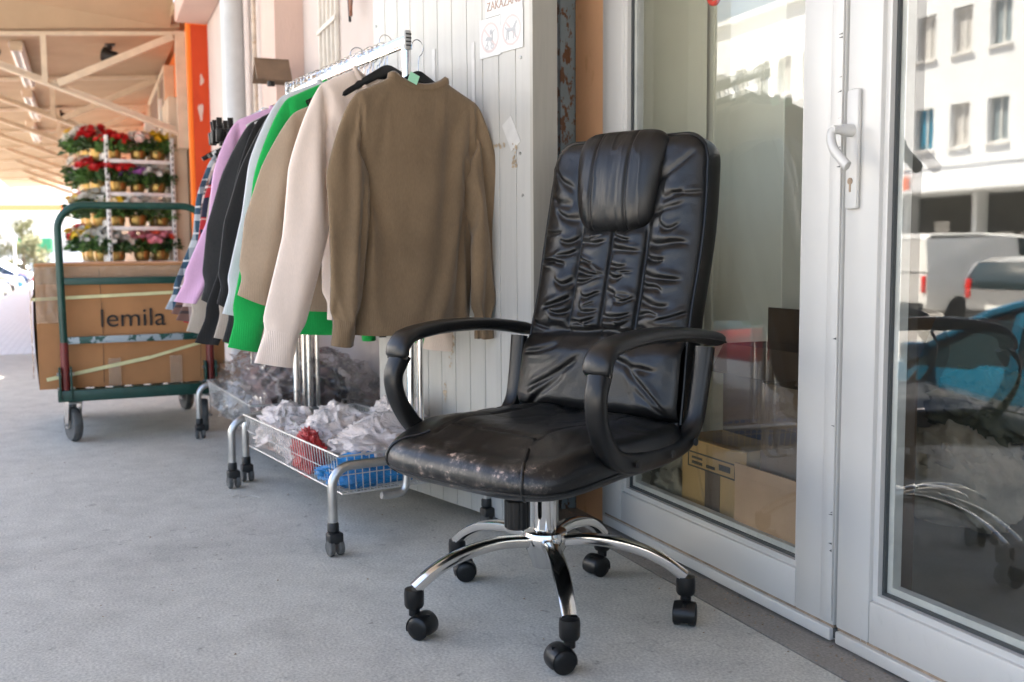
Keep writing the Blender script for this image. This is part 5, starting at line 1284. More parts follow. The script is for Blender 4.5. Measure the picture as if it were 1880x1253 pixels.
def film_mat(name):
    m = bpy.data.materials.new(name); m.use_nodes = True; t = m.node_tree; N = t.nodes; L = t.links
    for n in list(N): N.remove(n)
    o = N.new('ShaderNodeOutputMaterial'); mx = N.new('ShaderNodeMixShader'); tr = N.new('ShaderNodeBsdfTransparent'); gl_ = N.new('ShaderNodeBsdfGlossy'); gl_.inputs['Roughness'].default_value = .07; tr.inputs[0].default_value = (.97, .97, .97, 1)
    tc = N.new('ShaderNodeTexCoord'); nz = N.new('ShaderNodeTexNoise'); nz.inputs['Scale'].default_value = 26; nz.inputs['Detail'].default_value = 4; nz.inputs['Distortion'].default_value = 1.5; L.new(tc.outputs['Object'], nz.inputs[0])
    b = N.new('ShaderNodeBump'); b.inputs['Strength'].default_value = 1; b.inputs['Distance'].default_value = .012; L.new(nz.outputs[0], b.inputs['Height']); L.new(b.outputs[0], gl_.inputs['Normal'])
    lw = N.new('ShaderNodeLayerWeight'); lw.inputs[0].default_value = .5; L.new(b.outputs[0], lw.inputs['Normal'])
    pw = N.new('ShaderNodeMath'); pw.operation = 'POWER'; pw.inputs[1].default_value = 3.5; ma = N.new('ShaderNodeMath'); ma.operation = 'MULTIPLY_ADD'; ma.inputs[1].default_value = .75; ma.inputs[2].default_value = .06; ma.use_clamp = True
    L.new(lw.outputs['Facing'], pw.inputs[0]); L.new(pw.outputs[0], ma.inputs[0]); L.new(ma.outputs[0], mx.inputs[0]); L.new(tr.outputs[0], mx.inputs[1]); L.new(gl_.outputs[0], mx.inputs[2]); L.new(mx.outputs[0], o.inputs[0])
    return m
M['wrap'] = film_mat('clear_film')
def lump(b, c, r, seed, crum=.25, nu=84, nv=56, knot=0, flat=1.0):
    """crumpled bag: a squashed ball with sharp folds, gathered to a knot at the top"""
    u = np.linspace(0, 2 * math.pi, nu, endpoint=False); v = np.linspace(.02, math.pi - .02, nv)
    V, U = np.meshgrid(v, u, indexing='ij')
    dx, dy, dz = np.sin(V) * np.cos(U), np.sin(V) * np.sin(U), np.cos(V)
    wq = fbm(dx * 2 + seed, dy * 2 + dz, seed + 2) * 2
    n_ = .9 * (ridge(dx * 2.3 + seed + dz * 1.5 + wq, dy * 2.3 + dz * 2.1, seed, 3) - .3) + .6 * (ridge(dx * 5 + dz * 3 + seed, dy * 5 - dz * 3 + wq, seed + 3, 5) - .25) + .10 * (ridge(dx * 11 + dz * 7 + wq, dy * 11 - dz * 5 + seed, seed + 5, 4) - .3) + .8 * (fbm(dx * 2 + dz, dy * 2 - dz + seed, seed + 7) - .5)
    f = 1 + crum * n_
    kz = np.exp(-((V) / .55) ** 2) * knot
    sq = lambda a: np.sign(a) * np.abs(a) ** .75
    X_ = c[0] + r[0] * sq(dx) * f * (1 - .45 * np.clip(kz, 0, 1)); Y_ = c[1] + r[1] * sq(dy) * f * (1 - .45 * np.clip(kz, 0, 1)); Z_ = c[2] + r[2] * np.where(dz < 0, np.sign(dz) * np.abs(dz) ** .6, dz) * f * flat + kz * r[2] * .9
    b.grid(X_, Y_, Z_, wrap=True); return b
def bag(name, label, cat, mat, A, rz, parts_, group=None):
    """first lump is the bag; the rest are folded parts of the same bag"""
    t = thing(name, label, cat, A, rz, group)
    for nm, c, r, sd, cr, kn, mm in parts_:
        q = MB(); lump(q, c, r, sd, cr, knot=kn); q.build(nm, M[mm], t, ang=180)
    return t
G = 'plastic bags in the near basket'
zb_ = .163
bag('plastic_bag', 'white knotted plastic bag at the far left of the near basket', 'bag', None, A1, RZ1, [('bag_body', (.14, .74, zb_ + .065), (.10, .14, .068), 1, .27, .6, 'bag_white'), ('contents', (.14, .74, zb_ + .04), (.08, .12, .04), 2, .2, 0, 'bag_pink')], G)
bag('plastic_bag', 'tall twisted white plastic bag sticking up at the back of the near basket', 'bag', None, A1, RZ1, [('bag_body', (.36, .38, zb_ + .075), (.085, .17, .075), 3, .3, .9, 'bag_white'), ('knot', (.38, .30, zb_ + .165), (.035, .075, .045), 4, .6, .6, 'bag_white'), ('contents', (.36, .36, zb_ + .045), (.07, .13, .05), 5, .2, 0, 'bag_pink')], G)
bag('plastic_bag', 'white plastic bag with rosy contents in the middle of the near basket', 'bag', None, A1, RZ1, [('bag_body', (.22, .48, zb_ + .07), (.13, .14, .075), 6, .27, .55, 'bag_white'), ('contents', (.22, .48, zb_ + .045), (.11, .12, .048), 7, .2, 0, 'bag_pink')], G)
bag('plastic_bag', 'white plastic bag bulging over the blue one at the near end of the basket', 'bag', None, A1, RZ1, [('bag_body', (.27, .22, zb_ + .095), (.15, .12, .062), 8, .28, .6, 'bag_white'), ('contents', (.27, .20, zb_ + .075), (.12, .09, .04), 9, .2, 0, 'bag_pink')], G)
bag('plastic_bag', 'red plastic bag pressed against the street side of the near basket', 'bag', None, A1, RZ1, [('bag_body', (.085, .40, zb_ + .05), (.035, .085, .058), 10, .4, .3, 'bag_red')], G)
bag('plastic_bag', 'blue plastic bag in the near corner of the near basket', 'bag', None, A1, RZ1, [('bag_body', (.235, .135, zb_ + .04), (.185, .085, .046), 12, .26, .15, 'bag_blue'), ('fold', (.09, .19, zb_ + .02), (.04, .1, .02), 13, .3, 0, 'bag_blue')], G)
bag('plastic_bag', 'white plastic bag lying along the street side of the near basket', 'bag', None, A1, RZ1, [('bag_body', (.12, .58, zb_ + .045), (.07, .10, .05), 15, .36, .2, 'bag_white')], G)
# wrapped plaid shirts in the far basket
t = thing('shirt_pack', 'clear-wrapped bundle of brown plaid shirts in the far basket', 'pack of shirts', A2, RZ2)
q = MB(); lump(q, (.28, .40, zb_ + .115), (.185, .38, .135), 21, .16); q.build('folded_shirt', F['pl_pack'], t, ang=180)
q = MB(); lump(q, (.27, .35, zb_ + .135), (.225, .45, .160), 22, .24, 110, 80); q.build('wrapping', M['wrap'], t, ang=180)
q = MB(); lump(q, (.45, .15, zb_ + .17), (.10, .18, .07), 24, .45, 60, 40); q.build('wrapping', M['wrap'], t, ang=180)
t = thing('shirt_pack', 'clear bag of pale clothes at the street side of the far basket', 'pack of shirts', A2, RZ2)
q = MB(); lump(q, (.12, .60, zb_ + .055), (.07, .26, .075), 25, .25); q.build('folded_shirt', F['grey'], t, ang=180)
q = MB(); lump(q, (.13, .55, zb_ + .075), (.10, .34, .10), 26, .34, 90, 60); q.build('wrapping', M['wrap'], t, ang=180)
q = MB(); lump(q, (.24, .84, zb_ + .11), (.05, .05, .04), 28, .3); q.build('folded_shirt', M['bag_red'], t, ang=180)

# ================================================================== litter on the floor
o = MB().tube(catmull([(0, 0, .002), (.03, .02, .003), (.02, -.03, .002), (.06, -.02, .004), (.09, -.05, .002)], 24), .0012, 5).build('loose_string', M['bead']); o.location = wp(-.93, -1.02, 0); o.rotation_euler = (0, 0, .4); tag(o, 'pale loose string on the floor beside the rack castors', 'string')

g_ = MB(); rg_ = random.Random(23)
for k in range(420):
    if k < 300: x, y = rg_.uniform(-.3, 2.2), -abs(rg_.gauss(0, .05)) - .008
    else: x, y = rg_.uniform(-3, 2), rg_.uniform(-1.9, -.2)
    s_ = rg_.uniform(.0012, .0045); a = rg_.uniform(0, 6); p = [(x + s_ * math.cos(a + i * 2.1), y + s_ * math.sin(a + i * 2.1), .0005) for i in range(3)]
    g_.add(p + [(x, y, s_ * .8)], [(0, 1, 3), (1, 2, 3), (2, 0, 3)])
o = g_.build('floor_grit', M['grime'], smooth=False); o.location = D0; o.rotation_euler = (0, 0, WA); struct(o, 'fine dark grit along the door sill and scattered on the walkway', 'stuff')
# ================================================================== flower trolley
FX, FY = -6.9, -1.26
fl = thing('flower_trolley', 'white steel shelf trolley full of potted flowers behind the green trolley', 'flower trolley', wp(FX, FY), WA + R(10))
# local frame: x towards the camera, y towards the wall; the short side faces the camera
FW, FL = .56, 1.25
M['wsteel'] = pm('white_coated_steel', (.74, .74, .72), .4, var=.08, vscale=10)
for (x, y) in ((0, 0), (0, FW), (-FL, 0), (-FL, FW)):
    q = MB(); q.b2(x - .016, x + .016, y - .016, y + .016, .08, 1.90, .003); po = q.build('post', M['wsteel'], fl)
    q = MB()
    for k in range(34): q.b2(x + .0162, x + .0172, y - .006, y + .006, .15 + k * .05, .175 + k * .05)
    hole = q.build('slot_row', M['black_matte'], po, smooth=False); hole['kind'] = 'stuff'
SZ = [.19, .49, .79, 1.10, 1.40, 1.69]
for z in SZ:
    q = MB(); q.b2(-FL + .02, -.001, .018, FW - .018, z - .012, z, .003); sh = q.build('shelf', M['wsteel'], fl)
    q = MB(); q.b2(-.006, .006, .02, FW - .02, z - .028, z + .006, .002); q.build('shelf_lip', M['wsteel'], sh)
    # row of white price cards along the street side
    q = MB()
    for k in range(11): q.box((-.1 - k * .105, -.012, z + .035), (.06, .002, .055), ry=R(12))
    pc = q.build('price_card_row', M['wsteel'], sh, smooth=False); pc['kind'] = 'stuff'
for (x, y) in ((-.05, .03), (-.05, FW - .03), (-FL + .05, .03), (-FL + .05, FW - .03)):
    q = MB(); q.lathe([(0, -.012), (.045, -.012), (.05, 0), (.045, .012), (0, .012)], 20, (x, y, .05), Matrix.Rotation(R(90), 4, 'X')); q.b2(x - .02, x + .02, y - .02, y + .02, .05, .2); q.build('castor', M['rubber'], fl)
M['gold'] = pm('gold_foil_pot', (.34, .22, .07), .35, .85, var=.15, vscale=20)
M['leaf'] = pm('dark_leaf', (.035, .085, .018), .5, var=.45, vscale=12); M['leaf2'] = pm('mid_leaf', (.075, .16, .03), .5, var=.4, vscale=12)
PC = {'red': (.55, .008, .012), 'white': (.62, .60, .54), 'yellow': (.75, .52, .02), 'violet': (.36, .13, .48), 'pink': (.74, .28, .33), 'coral': (.75, .12, .06), 'cream': (.75, .66, .42), 'blush': (.74, .52, .45)}
PM = {k: pm('petal_' + k, v, .6, var=.15, vscale=40) for k, v in PC.items()}
pot_me = MB().lathe([(.0, 0), (.036, 0), (.048, .015), (.054, .04), (.052, .066), (.056, .072), (.052, .074), (.048, .062), (.0, .06)], 22).mesh('pot', M['gold'])
def foliage_mesh(seed, n, rad, hgt):
    rg = random.Random(seed); b = MB()
    for k in range(n):
        a = rg.uniform(0, 6.283); r = rad * rg.random() ** .55; z = .06 + rg.random() * hgt
        c = Vector((r * math.cos(a), r * math.sin(a), z)); d = Vector((math.cos(a) * rg.uniform(.4, 1), math.sin(a) * rg.uniform(.4, 1), rg.uniform(-.3, .7))).normalized()
        s = d.cross(Vector((rg.uniform(-1, 1), rg.uniform(-1, 1), rg.uniform(.2, 1)))).normalized(); l = rg.uniform(.03, .055); w_ = l * .32; up = s.cross(d) * (l * .18)
        b.add([c, c + d * l * .5 + s * w_ + up, c + d * l, c + d * l * .5 - s * w_ + up], [(0, 1, 2, 3)])
    return b.mesh('foliage', M['leaf'] if seed % 2 else M['leaf2'], smooth=False)
def bloom_mesh(seed, n, rad, hgt, mat, size=.024):
    rg = random.Random(seed + 100); b = MB()
    for k in range(n):
        a = rg.uniform(0, 6.283); r = rad * rg.random() ** .6; c = Vector((r * math.cos(a), r * math.sin(a),   .075 + hgt * (.65 + .5 * rg.random()) * (1 - .35 * (r / rad) ** 2)))
        ax = (c - Vector((0, 0, .02))).normalized() + Vector((rg.uniform(-.4, .4), rg.uniform(-.4, .4), 0)); ax.normalize()
        e1 = ax.orthogonal().normalized(); e2 = ax.cross(e1); s = size * rg.uniform(.8, 1.25)
        for lay in range(2):
            for p in range(6):
                an = p * math.pi / 3 + lay * .5; d = e1 * math.cos(an) + e2 * math.sin(an); t_ = ax.cross(d)
                o_ = c + ax * s * .3 * lay; ln = s * (1 - .35 * lay)
                b.add([o_, o_ + d * ln * .55 + t_ * ln * .34 + ax * ln * .22, o_ + d * ln + ax * ln * (.30 + .3 * lay), o_ + d * ln * .55 - t_ * ln * .34 + ax * ln * .22], [(0, 1, 2, 3)])
    return b.mesh('blossom', mat, smooth=False)
fol = [foliage_mesh(s, 170, .115, .075) for s in range(4)]
blm = {}
for c_ in PC: blm[c_] = [bloom_mesh(s + len(c_), 44, .12, .115, PM[c_], .028) for s in (1, 5)]
rows = [
 (1.69, ['red', 'blush', 'yellow'], 'top shelf'),
 (1.40, ['red', 'violet', 'white'], 'second shelf'),
 (1.10, ['cream', 'white', 'white'], 'third shelf'),
 (.79, ['white', 'pink', 'coral'], 'fourth shelf'),
]
Mf = Matrix.Translation(wp(FX, FY)) @ Matrix.Rotation(WA + R(10), 4, 'Z')
posn = ('left', 'middle', 'right')
pi = 0
def plant(loc, col, label, k, sc_=1.0, second=None):
    t = thing('potted_flower', label, 'potted plant', loc, k * 1.3, 'potted flowers on the trolley'); t.scale = (sc_,) * 3
    mk('pot', pot_me, t); mk('foliage', fol[k % 4], t)['kind'] = 'stuff'; mk('blossom', blm[col][k % 2], t)['kind'] = 'stuff'
    if second: mk('blossom', blm[second][(k + 1) % 2], t)['kind'] = 'stuff'
for z, cols, nm in rows:
    for k, c_ in enumerate(cols):
        plant(Mf @ Vector((-.08 - .02 * (pi % 3), .09 + .185 * k + .015 * ((pi * 5) % 3 - 1), z + .002)), c_, '%s flowers in a gold pot, %s at the front of the %s' % (c_, posn[k], nm), pi, 1.15 + .09 * ((pi * 5) % 4), {'blush': 'white', 'coral': 'pink', 'cream': 'yellow'}.get(c_)); pi += 1
    side = {'top shelf': ['red', 'white', 'white'], 'second shelf': ['red', 'blush', 'violet'], 'third shelf': ['white', 'cream', 'pink'], 'fourth shelf': ['white', 'yellow', 'red']}[nm]
    for k, c_ in enumerate(side):
        plant(Mf @ Vector((-.30 - .27 * k, -.005 - .02 * (k % 2), z + .002)), c_, '%s flowers on the street side of the %s, %s from the front' % (c_, nm, ('first', 'second', 'third')[k]), pi, 1.5 + .12 * ((pi * 7) % 3), 'white' if k == 1 else ('yellow' if k == 2 else None)); pi += 1
    plant(Mf @ Vector((-.40, FW - .06, z + .002)), {'top shelf': 'yellow', 'second shelf': 'blush', 'third shelf': 'white', 'fourth shelf': 'pink'}[nm], 'dark leafy flowers on the wall side of the %s' % nm, pi, 1.25); pi += 1
# ================================================================== things inside the shop, behind the glass
M['creamboard'] = pm('cream_laminate', (.86, .83, .70), .5, var=.04, vscale=3)
t = wthing('cabinet', 'tall cream cabinet standing just inside the left glass door', 'cabinet', None, 0, 0)
q = MB(); q.b2(-1.1, .262, .40, .80, .0, 2.2, .003); q.build('side_panel', M['creamboard'], t, smooth=False)
q = MB(); q.b2(-.10, -.085, .396, .3995, .0, 2.2); q.b2(-.32, -.30, .396, .3995, .0, 2.2); q.build('trim_strip', M['creamboard'], t, smooth=False)
def carton(label, x0, x1, y0, y1, z0, z1, mat, flaps=()):
    t = wthing('cardboard_box', label, 'carton', None, x0, y0, z0); w_, d_, h_ = x1 - x0, y1 - y0, z1 - z0
    q = MB(); q.b2(0, w_, 0, .004, 0, h_); q.b2(0, w_, d_ - .004, d_, 0, h_); q.b2(0, .004, .004, d_ - .004, 0, h_); q.b2(w_ - .004, w_, .004, d_ - .004, 0, h_); q.b2(.004, w_ - .004, .004, d_ - .004, 0, .004); q.build('carton_walls', mat, t, smooth=False)
    for (side, ang, ln) in flaps:
        q = MB()
        if side == 'f': q.box((w_ / 2, -math.sin(ang) * ln / 2, h_ + math.cos(ang) * ln / 2), (w_ - .006, .004, ln), rx=ang)
        if side == 'b': q.box((w_ / 2, d_ + math.sin(ang) * ln / 2, h_ + math.cos(ang) * ln / 2), (w_ - .006, .004, ln), rx=-ang)
        if side == 'r': q.box((w_ + math.sin(ang) * ln / 2, d_ / 2, h_ + math.cos(ang) * ln / 2), (.004, d_ - .006, ln), ry=ang)
        if side == 'l': q.box((-math.sin(ang) * ln / 2, d_ / 2, h_ + math.cos(ang) * ln / 2), (.004, d_ - .006, ln), ry=-ang)
        q.build('flap', mat, t, smooth=False)
    return t
c1 = carton('yellowish printed carton with a hand hole behind the left glass door', .235, .535, .085, .22, 0, .335, cardboard('yellow_cardboard', (.50, .31, .11)), [('f', R(80), .05)])
q = MB(); q.b2(.115, .185, -.0012, .0, .13, .25, .0); c1h = q.build('hand_hole', M['card_dark'], c1, smooth=False)
q = MB()
for (x, z, w_, h_) in ((.03, .25, .22, .004), (.03, .29, .22, .004), (.03, .25, .004, .04), (.25, .25, .004, .044), (.05, .26, .05, .008), (.05, .275, .05, .006), (.12, .26, .04, .008), (.18, .265, .05, .016), (.05, .10, .035, .006), (.15, .045, .06, .006), (.14, .03, .09, .005)): q.b2(x, x + w_, -.0016, -.0003, z, z + h_)
q.lathe([(.012, 0), (.012, .001), (0, .001)], 12, (.07, -.001, .075), Matrix.Rotation(R(90), 4, 'X')); pr_ = q.build('print', M['ink'], c1, smooth=False); pr_['kind'] = 'stuff'
q = MB(); q.tube(catmull([(.08, -.006, .34), (.10, -.012, .25), (.14, -.006, .12), (.18, -.004, .05)], 20), .004, 6, flat=.2); q.tube(catmull([(.13, -.006, .34), (.15, -.012, .22), (.17, -.01, .12), (.2, -.004, .07)], 20), .004, 6, flat=.2); q.build('plastic_strap', M['wrap'], c1)
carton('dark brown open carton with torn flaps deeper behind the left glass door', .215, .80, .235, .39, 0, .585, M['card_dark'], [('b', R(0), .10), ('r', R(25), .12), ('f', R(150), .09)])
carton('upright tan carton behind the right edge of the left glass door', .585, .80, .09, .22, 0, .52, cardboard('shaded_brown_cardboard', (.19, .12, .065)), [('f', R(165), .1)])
carton('low pale carton with an open flap behind the left glass door', .54, .83, .046, .085, 0, .285, M['card_light'], [('f', R(5), .03)])
# burlap sack
m = pm('burlap', (.33, .29, .22), .95, var=.25, vscale=25, bump=.8, bscale=300, bdist=.003); M['burlap'] = m
def sack(label, x, y, r, seed, mat, z=0):
    t = wthing('cloth_sack', label, 'sack', None, x, y, z); q = MB(); lump(q, (0, 0, r[2] * .98), r, seed, .22, 64, 44, .25); q.build('cloth', mat, t, ang=180)
    q = MB(); lump(q, (r[0] * .2, -r[1] * .5, r[2] * 1.25), (r[0] * .6, r[1] * .5, r[2] * .5), seed + 3, .4, 48, 30, .1); q.build('fold', mat, t, ang=180); return t
sack('crumpled burlap sack in the bottom left corner of the left glass door', .12, .19, (.12, .11, .12), 31, M['burlap'])
sack('pale beige sack on the shop floor seen through the right glass door', .34, 1.05, (.19, .13, .14), 41, pm('beige_canvas', (.46, .40, .31), .95, var=.2, vscale=12, bump=.4, bscale=250))
sack('olive green sack slumped on the beige one inside the shop', .36, 1.12, (.17, .12, .10), 47, pm('olive_canvas', (.11, .11, .075), .95, var=.2, vscale=12), .26)
# counter deep in the shop
t = wthing('shop_counter', 'dark wooden counter deep inside the shop', 'counter', None, 2.6, 3.1)
q = MB(); q.b2(-1.2, 1.2, 0, .5, 0, .9, .01); q.build('body', M['brownwall'], t); q = MB(); q.b2(-1.25, 1.25, -.04, .55, .901, .94, .006); q.build('worktop', M['card_dark'], t)
# ================================================================== the street: cars, houses, trees
M['carglass'] = pm('car_glass', (.015, .03, .035), .04, spec=.8)
M['tyre'] = pm('car_tyre', (.02, .02, .02), .8); M['hub'] = pm('car_hub', (.45, .45, .45), .35, .8)
M['tail'] = pm('tail_lamp', (.55, .02, .015), .2); M['head'] = pm('head_lamp', (.75, .75, .72), .1); M['plate'] = pm('number_plate', (.75, .75, .72), .5); M['sillblack'] = pm('black_trim', (.02, .02, .02), .6)
PAINT = {}
def paint(name, col, metal=.2):
    if name not in PAINT: PAINT[name] = pm('car_paint_' + name, col, .25, metal, coat=1.0)
    return PAINT[name]
def loft(b, stations, cross):
    secs = [cross(*s) for s in stations]; n = len(secs[0]); o = len(b.v)
    for s in secs: b.v.extend(s)
    for i in range(len(secs) - 1):
        for k in range(n):
            k2 = (k + 1) % n
            b.f.append((o + i * n + k, o + i * n + k2, o + (i + 1) * n + k2, o + (i + 1) * n + k))
    b.f.append(tuple(o + k for k in range(n))[::-1]); b.f.append(tuple(o + (len(secs) - 1) * n + k for k in range(n)))
CARM = {}
def car_meshes(kind):
    if kind in CARM: return CARM[kind]
    if kind == 'hatch':
        L2, W2 = 2.08, .86; body = [(2.10, .34, .60, .55), (2.04, .26, .66, .72), (1.85, .22, .74, .80), (1.45, .2, .83, .85), (.95, .2, .93, .86), (.2, .2, .95, .87), (-1.0, .2, .97, .87), (-1.7, .22, .98, .85), (-2.0, .26, .95, .80), (-2.08, .36, .85, .70)]
        cab = [(1.05, .93), (.75, 1.10), (.30, 1.34), (.0, 1.43), (-.5, 1.47), (-1.1, 1.44), (-1.55, 1.33), (-1.85, 1.10), (-2.0, .97)]; wx = (1.28, -1.30); wr = .31; belt = .92
    elif kind == 'mpv':
        L2, W2 = 2.15, .88; body = [(2.15, .34, .66, .60), (2.05, .26, .74, .76), (1.75, .22, .86, .84), (1.35, .2, .97, .88), (.9, .2, 1.02, .88), (-1.5, .2, 1.04, .88), (-2.0, .24, 1.03, .86), (-2.12, .36, .95, .80)]
        cab = [(1.35, .98), (1.0, 1.20), (.55, 1.50), (.2, 1.60), (-.6, 1.66), (-1.5, 1.62), (-1.9, 1.52), (-2.08, 1.25), (-2.12, 1.02)]; wx = (1.32, -1.32); wr = .32; belt = 1.0
    else:   # van
        L2, W2 = 2.6, .97; body = [(2.6, .36, .8, .70), (2.5, .28, 1.0, .88), (2.1, .25, 1.22, .96), (1.75, .25, 1.30, .97), (-2.45, .25, 1.30, .97), (-2.55, .32, 1.30, .95)]
        cab = [(2.0, 1.25), (1.6, 1.70), (1.25, 2.02), (.9, 2.14), (-.5, 2.20), (-2.3, 2.18), (-2.5, 2.05), (-2.55, 1.28)]; wx = (1.65, -1.55); wr = .34; belt = 1.27
    def cs(x, zb_, zt, hw):
        pts = [(0, zb_), (hw * .86, zb_), (hw * .97, zb_ + .10), (hw, zb_ + (zt - zb_) * .45), (hw * .985, zt - .16), (hw * .94, zt - .04), (hw * .78, zt), (0, zt + .012)]
        return [(x, y, z) for y, z in pts] + [(x, -y, z) for y, z in pts[1:-1][::-1]]
    b = MB(); loft(b, body, cs); bme = b
    zmx = max(z for _, z in cab)
    def cc(x, zt):
        k = (zt - belt) / (zmx - belt); h0 = W2 * .965; h1 = W2 * (.965 - .20 * max(k, 0))
        pts = [(0, belt - .06), (h0, belt - .06), (h1 + .01, zt - .05), (h1 * .9, zt - .005), (0, zt)]
        return [(x, y, z) for y, z in pts] + [(x, -y, z) for y, z in pts[1:-1][::-1]]
    g_ = MB(); loft(g_, cab, cc)
    r_ = MB()
    rs = [s for s in cab if s[1] > zmx - .17]
    def rc(x, zt):
        k = (zt - belt) / (zmx - belt); h1 = W2 * (.965 - .20 * k)
        pts = [(0, zt - .03), (h1 + .015, zt - .075), (h1 + .018, zt - .045), (h1 * .9, zt + .008), (0, zt + .014)]
        return [(x, y, z) for y, z in pts] + [(x, -y, z) for y, z in pts[1:-1][::-1]]
    loft(r_, rs, rc)
    p_ = []
    def side(x, zt):
        k = (zt - belt) / (zmx - belt); return W2 * (.965 - .20 * max(k, 0)) + .012
    for s in (-1, 1):
        for seq in (cab[:4], cab[-4:]):
            p_.append(MB().tube([(x, s * side(x, z - .045), z - .035) for x, z in seq], .035, 6))
        for xb in ((.02, -.95) if kind != 'van' else (.55,)):
            zt = np.interp(-xb, [-c[0] for c in cab], [c[1] for c in cab]); p_.append(MB().add([(xb - .05, s * (W2 * .965 + .006), belt - .05), (xb + .05, s * (W2 * .965 + .006), belt - .05), (xb + .04, s * side(xb, zt - .05), zt - .05), (xb - .04, s * side(xb, zt - .05), zt - .05)], [(0, 1, 2, 3)]))
        if kind == 'van':
            p_.append(MB().add([(.5, s * (W2 * .965 + .008), belt - .06), (-2.54, s * (W2 * .965 + .008), belt - .06), (-2.5, s * (side(-2.4, 2.1) + .004), 2.05), (.5, s * (side(.5, 2.12) + .004), 2.12)], [(0, 1, 2, 3)]))
    if kind == 'van': p_.append(MB().add([(-2.562, -.93, 1.25), (-2.562, .93, 1.25), (-2.525, .76, 2.03), (-2.525, -.76, 2.03)], [(0, 1, 2, 3)]))
    tr = MB(); tr.b2(L2 - .04, L2 + .03, -W2 * .8, W2 * .8, .3, .46, .02); tr.b2(-L2 - .05, -L2 + .05, -W2 * .86, W2 * .86, .3, .50, .02)
    for s in (-1, 1): tr.b2(wx[1] + .36, wx[0] - .36, s * (W2 * .97) - .01, s * (W2 * .97) + .012, .2, .32)
    ty_ = MB(); ty_.lathe([(.19, -.10), (wr - .02, -.10), (wr, -.07), (wr, .07), (wr - .02, .10), (.19, .10)], 26, (0, 0, 0), Matrix.Rotation(R(90), 4, 'X'))
    hb_ = MB(); hb_.lathe([(0, -.085), (.05, -.09), (.17, -.07), (.2, -.09), (.2, .09), (.17, .07), (.05, .09), (0, .085)], 20, (0, 0, 0), Matrix.Rotation(R(90), 4, 'X'))
    mi = MB(); mi.box((0, 0, 0), (.12, .18, .13), bev=.03)
    hl = MB(); hl.box((0, 0, 0), (.16, .26, .13), bev=.03)
    tl = MB(); tl.box((0, 0, 0), (.10, .14, .42 if kind != 'hatch' else .24), bev=.03)
    pt = MB(); pt.b2(-.006, .006, -.26, .26, -.055, .055)
    CARM[kind] = dict(body=bme, glass=g_.mesh('windows', M['carglass']), roof=r_, pillar=p_, trim=tr.mesh('bumper', M['sillblack'], smooth=False), tyre=ty_.mesh('tyre', M['tyre']), hub=hb_.mesh('rim', M['hub']), mirror=mi, head=hl.mesh('headlight', M['head']), tail=tl.mesh('tail_light', M['tail']), plate=pt.mesh('number_plate', M['plate'], smooth=False), dims=(L2, W2, wx, wr, belt), painted={})
    return CARM[kind]
def car(kind, label, col, loc, rz, group, cat='car', full=True):
    D = car_meshes(kind); L2, W2, wx, wr, belt = D['dims']; t = thing('parked_van' if kind == 'van' else 'parked_car', label, cat, loc, rz, group)
    if col not in D['painted']:
        D['painted'][col] = {k: D[k].mesh(n_, PAINT[col]) for k, n_ in (('body', 'body'), ('roof', 'roof'), ('mirror', 'wing_mirror'))}
        D['painted'][col]['pillar'] = [b_.mesh('pillar', PAINT[col]) for b_ in D['pillar']]
    pm_ = D['painted'][col]
    mk('body', pm_['body'], t); mk('windows', D['glass'], t); mk('roof', pm_['roof'], t); [mk('pillar', e_, t) for e_ in pm_['pillar']]
    mk('bumper', D['trim'], t)
    for x in wx:
        for s in (-1, 1):
            w_ = mk('wheel', D['hub'], t); w_.location = (x, s * (W2 - .10), wr); ty2 = mk('tyre', D['tyre'], w_)
    for s in (-1, 1):
        m_ = mk('wing_mirror', pm_['mirror'], t); m_.location = (wx[0] - .45 if kind != 'van' else 1.5, s * (W2 + .10), belt + .07)
        h_ = mk('headlight', D['head'], t); h_.location = (L2 - .13, s * W2 * .70, .66 if kind != 'van' else .86)
        l_ = mk('tail_light', D['tail'], t); l_.location = (-L2 + .06, s * W2 * .86, .80 if kind == 'hatch' else (.95 if kind == 'mpv' else .95))
    for x in (L2 + .035, -L2 - .055): p_ = mk('number_plate', D['plate'], t); p_.location = (x, 0, .40 if x > 0 else .56)
    return t
paint('blue', (.014, .165, .29), .35); paint('white', (.78, .78, .76), 0); paint('silver', (.45, .46, .47), .7); paint('red', (.36, .012, .01), .2); paint('dark', (.02, .022, .026), .3); paint('orange', (.62, .13, .02), .2); paint('navy', (.015, .03, .09), .4); paint('beige', (.5, .44, .35), .3)
GZ = -.95
car('hatch', 'blue car parked along the kerb, mirrored in the right glass door', 'blue', wp(-2.7, -5.6, GZ), WA + R(180), 'cars parked along the street')
car('hatch', 'red car parked along the kerb, mirrored low in the left glass door', 'red', wp(-8.25, -4.9, GZ), WA + R(180), 'cars parked along the street')
car('van', 'white van parked across the street, mirrored in the right glass door', 'white', wp(-16.6, -19.7, GZ), WA - R(90), 'cars parked along the street', 'van')
car('mpv', 'silver family car parked beside the white van across the street', 'silver', wp(-12.9, -18.3, GZ), WA - R(94), 'cars parked along the street')
car('hatch', 'dark car parked across the street right of the silver one', 'dark', wp(-9.8, -18.6, GZ), WA - R(90), 'cars parked along the street')
car('hatch', 'white car parked across the street left of the van', 'white', wp(-20.2, -18.8, GZ), WA - R(88), 'cars parked along the street')
cols = ['silver', 'white', 'dark', 'orange', 'blue', 'white', 'navy', 'silver', 'red', 'white', 'beige', 'dark', 'silver', 'white']
od = ['first', 'second', 'third', 'fourth', 'fifth', 'sixth', 'seventh', 'eighth', 'ninth', 'tenth', 'eleventh', 'twelfth', 'thirteenth', 'last']
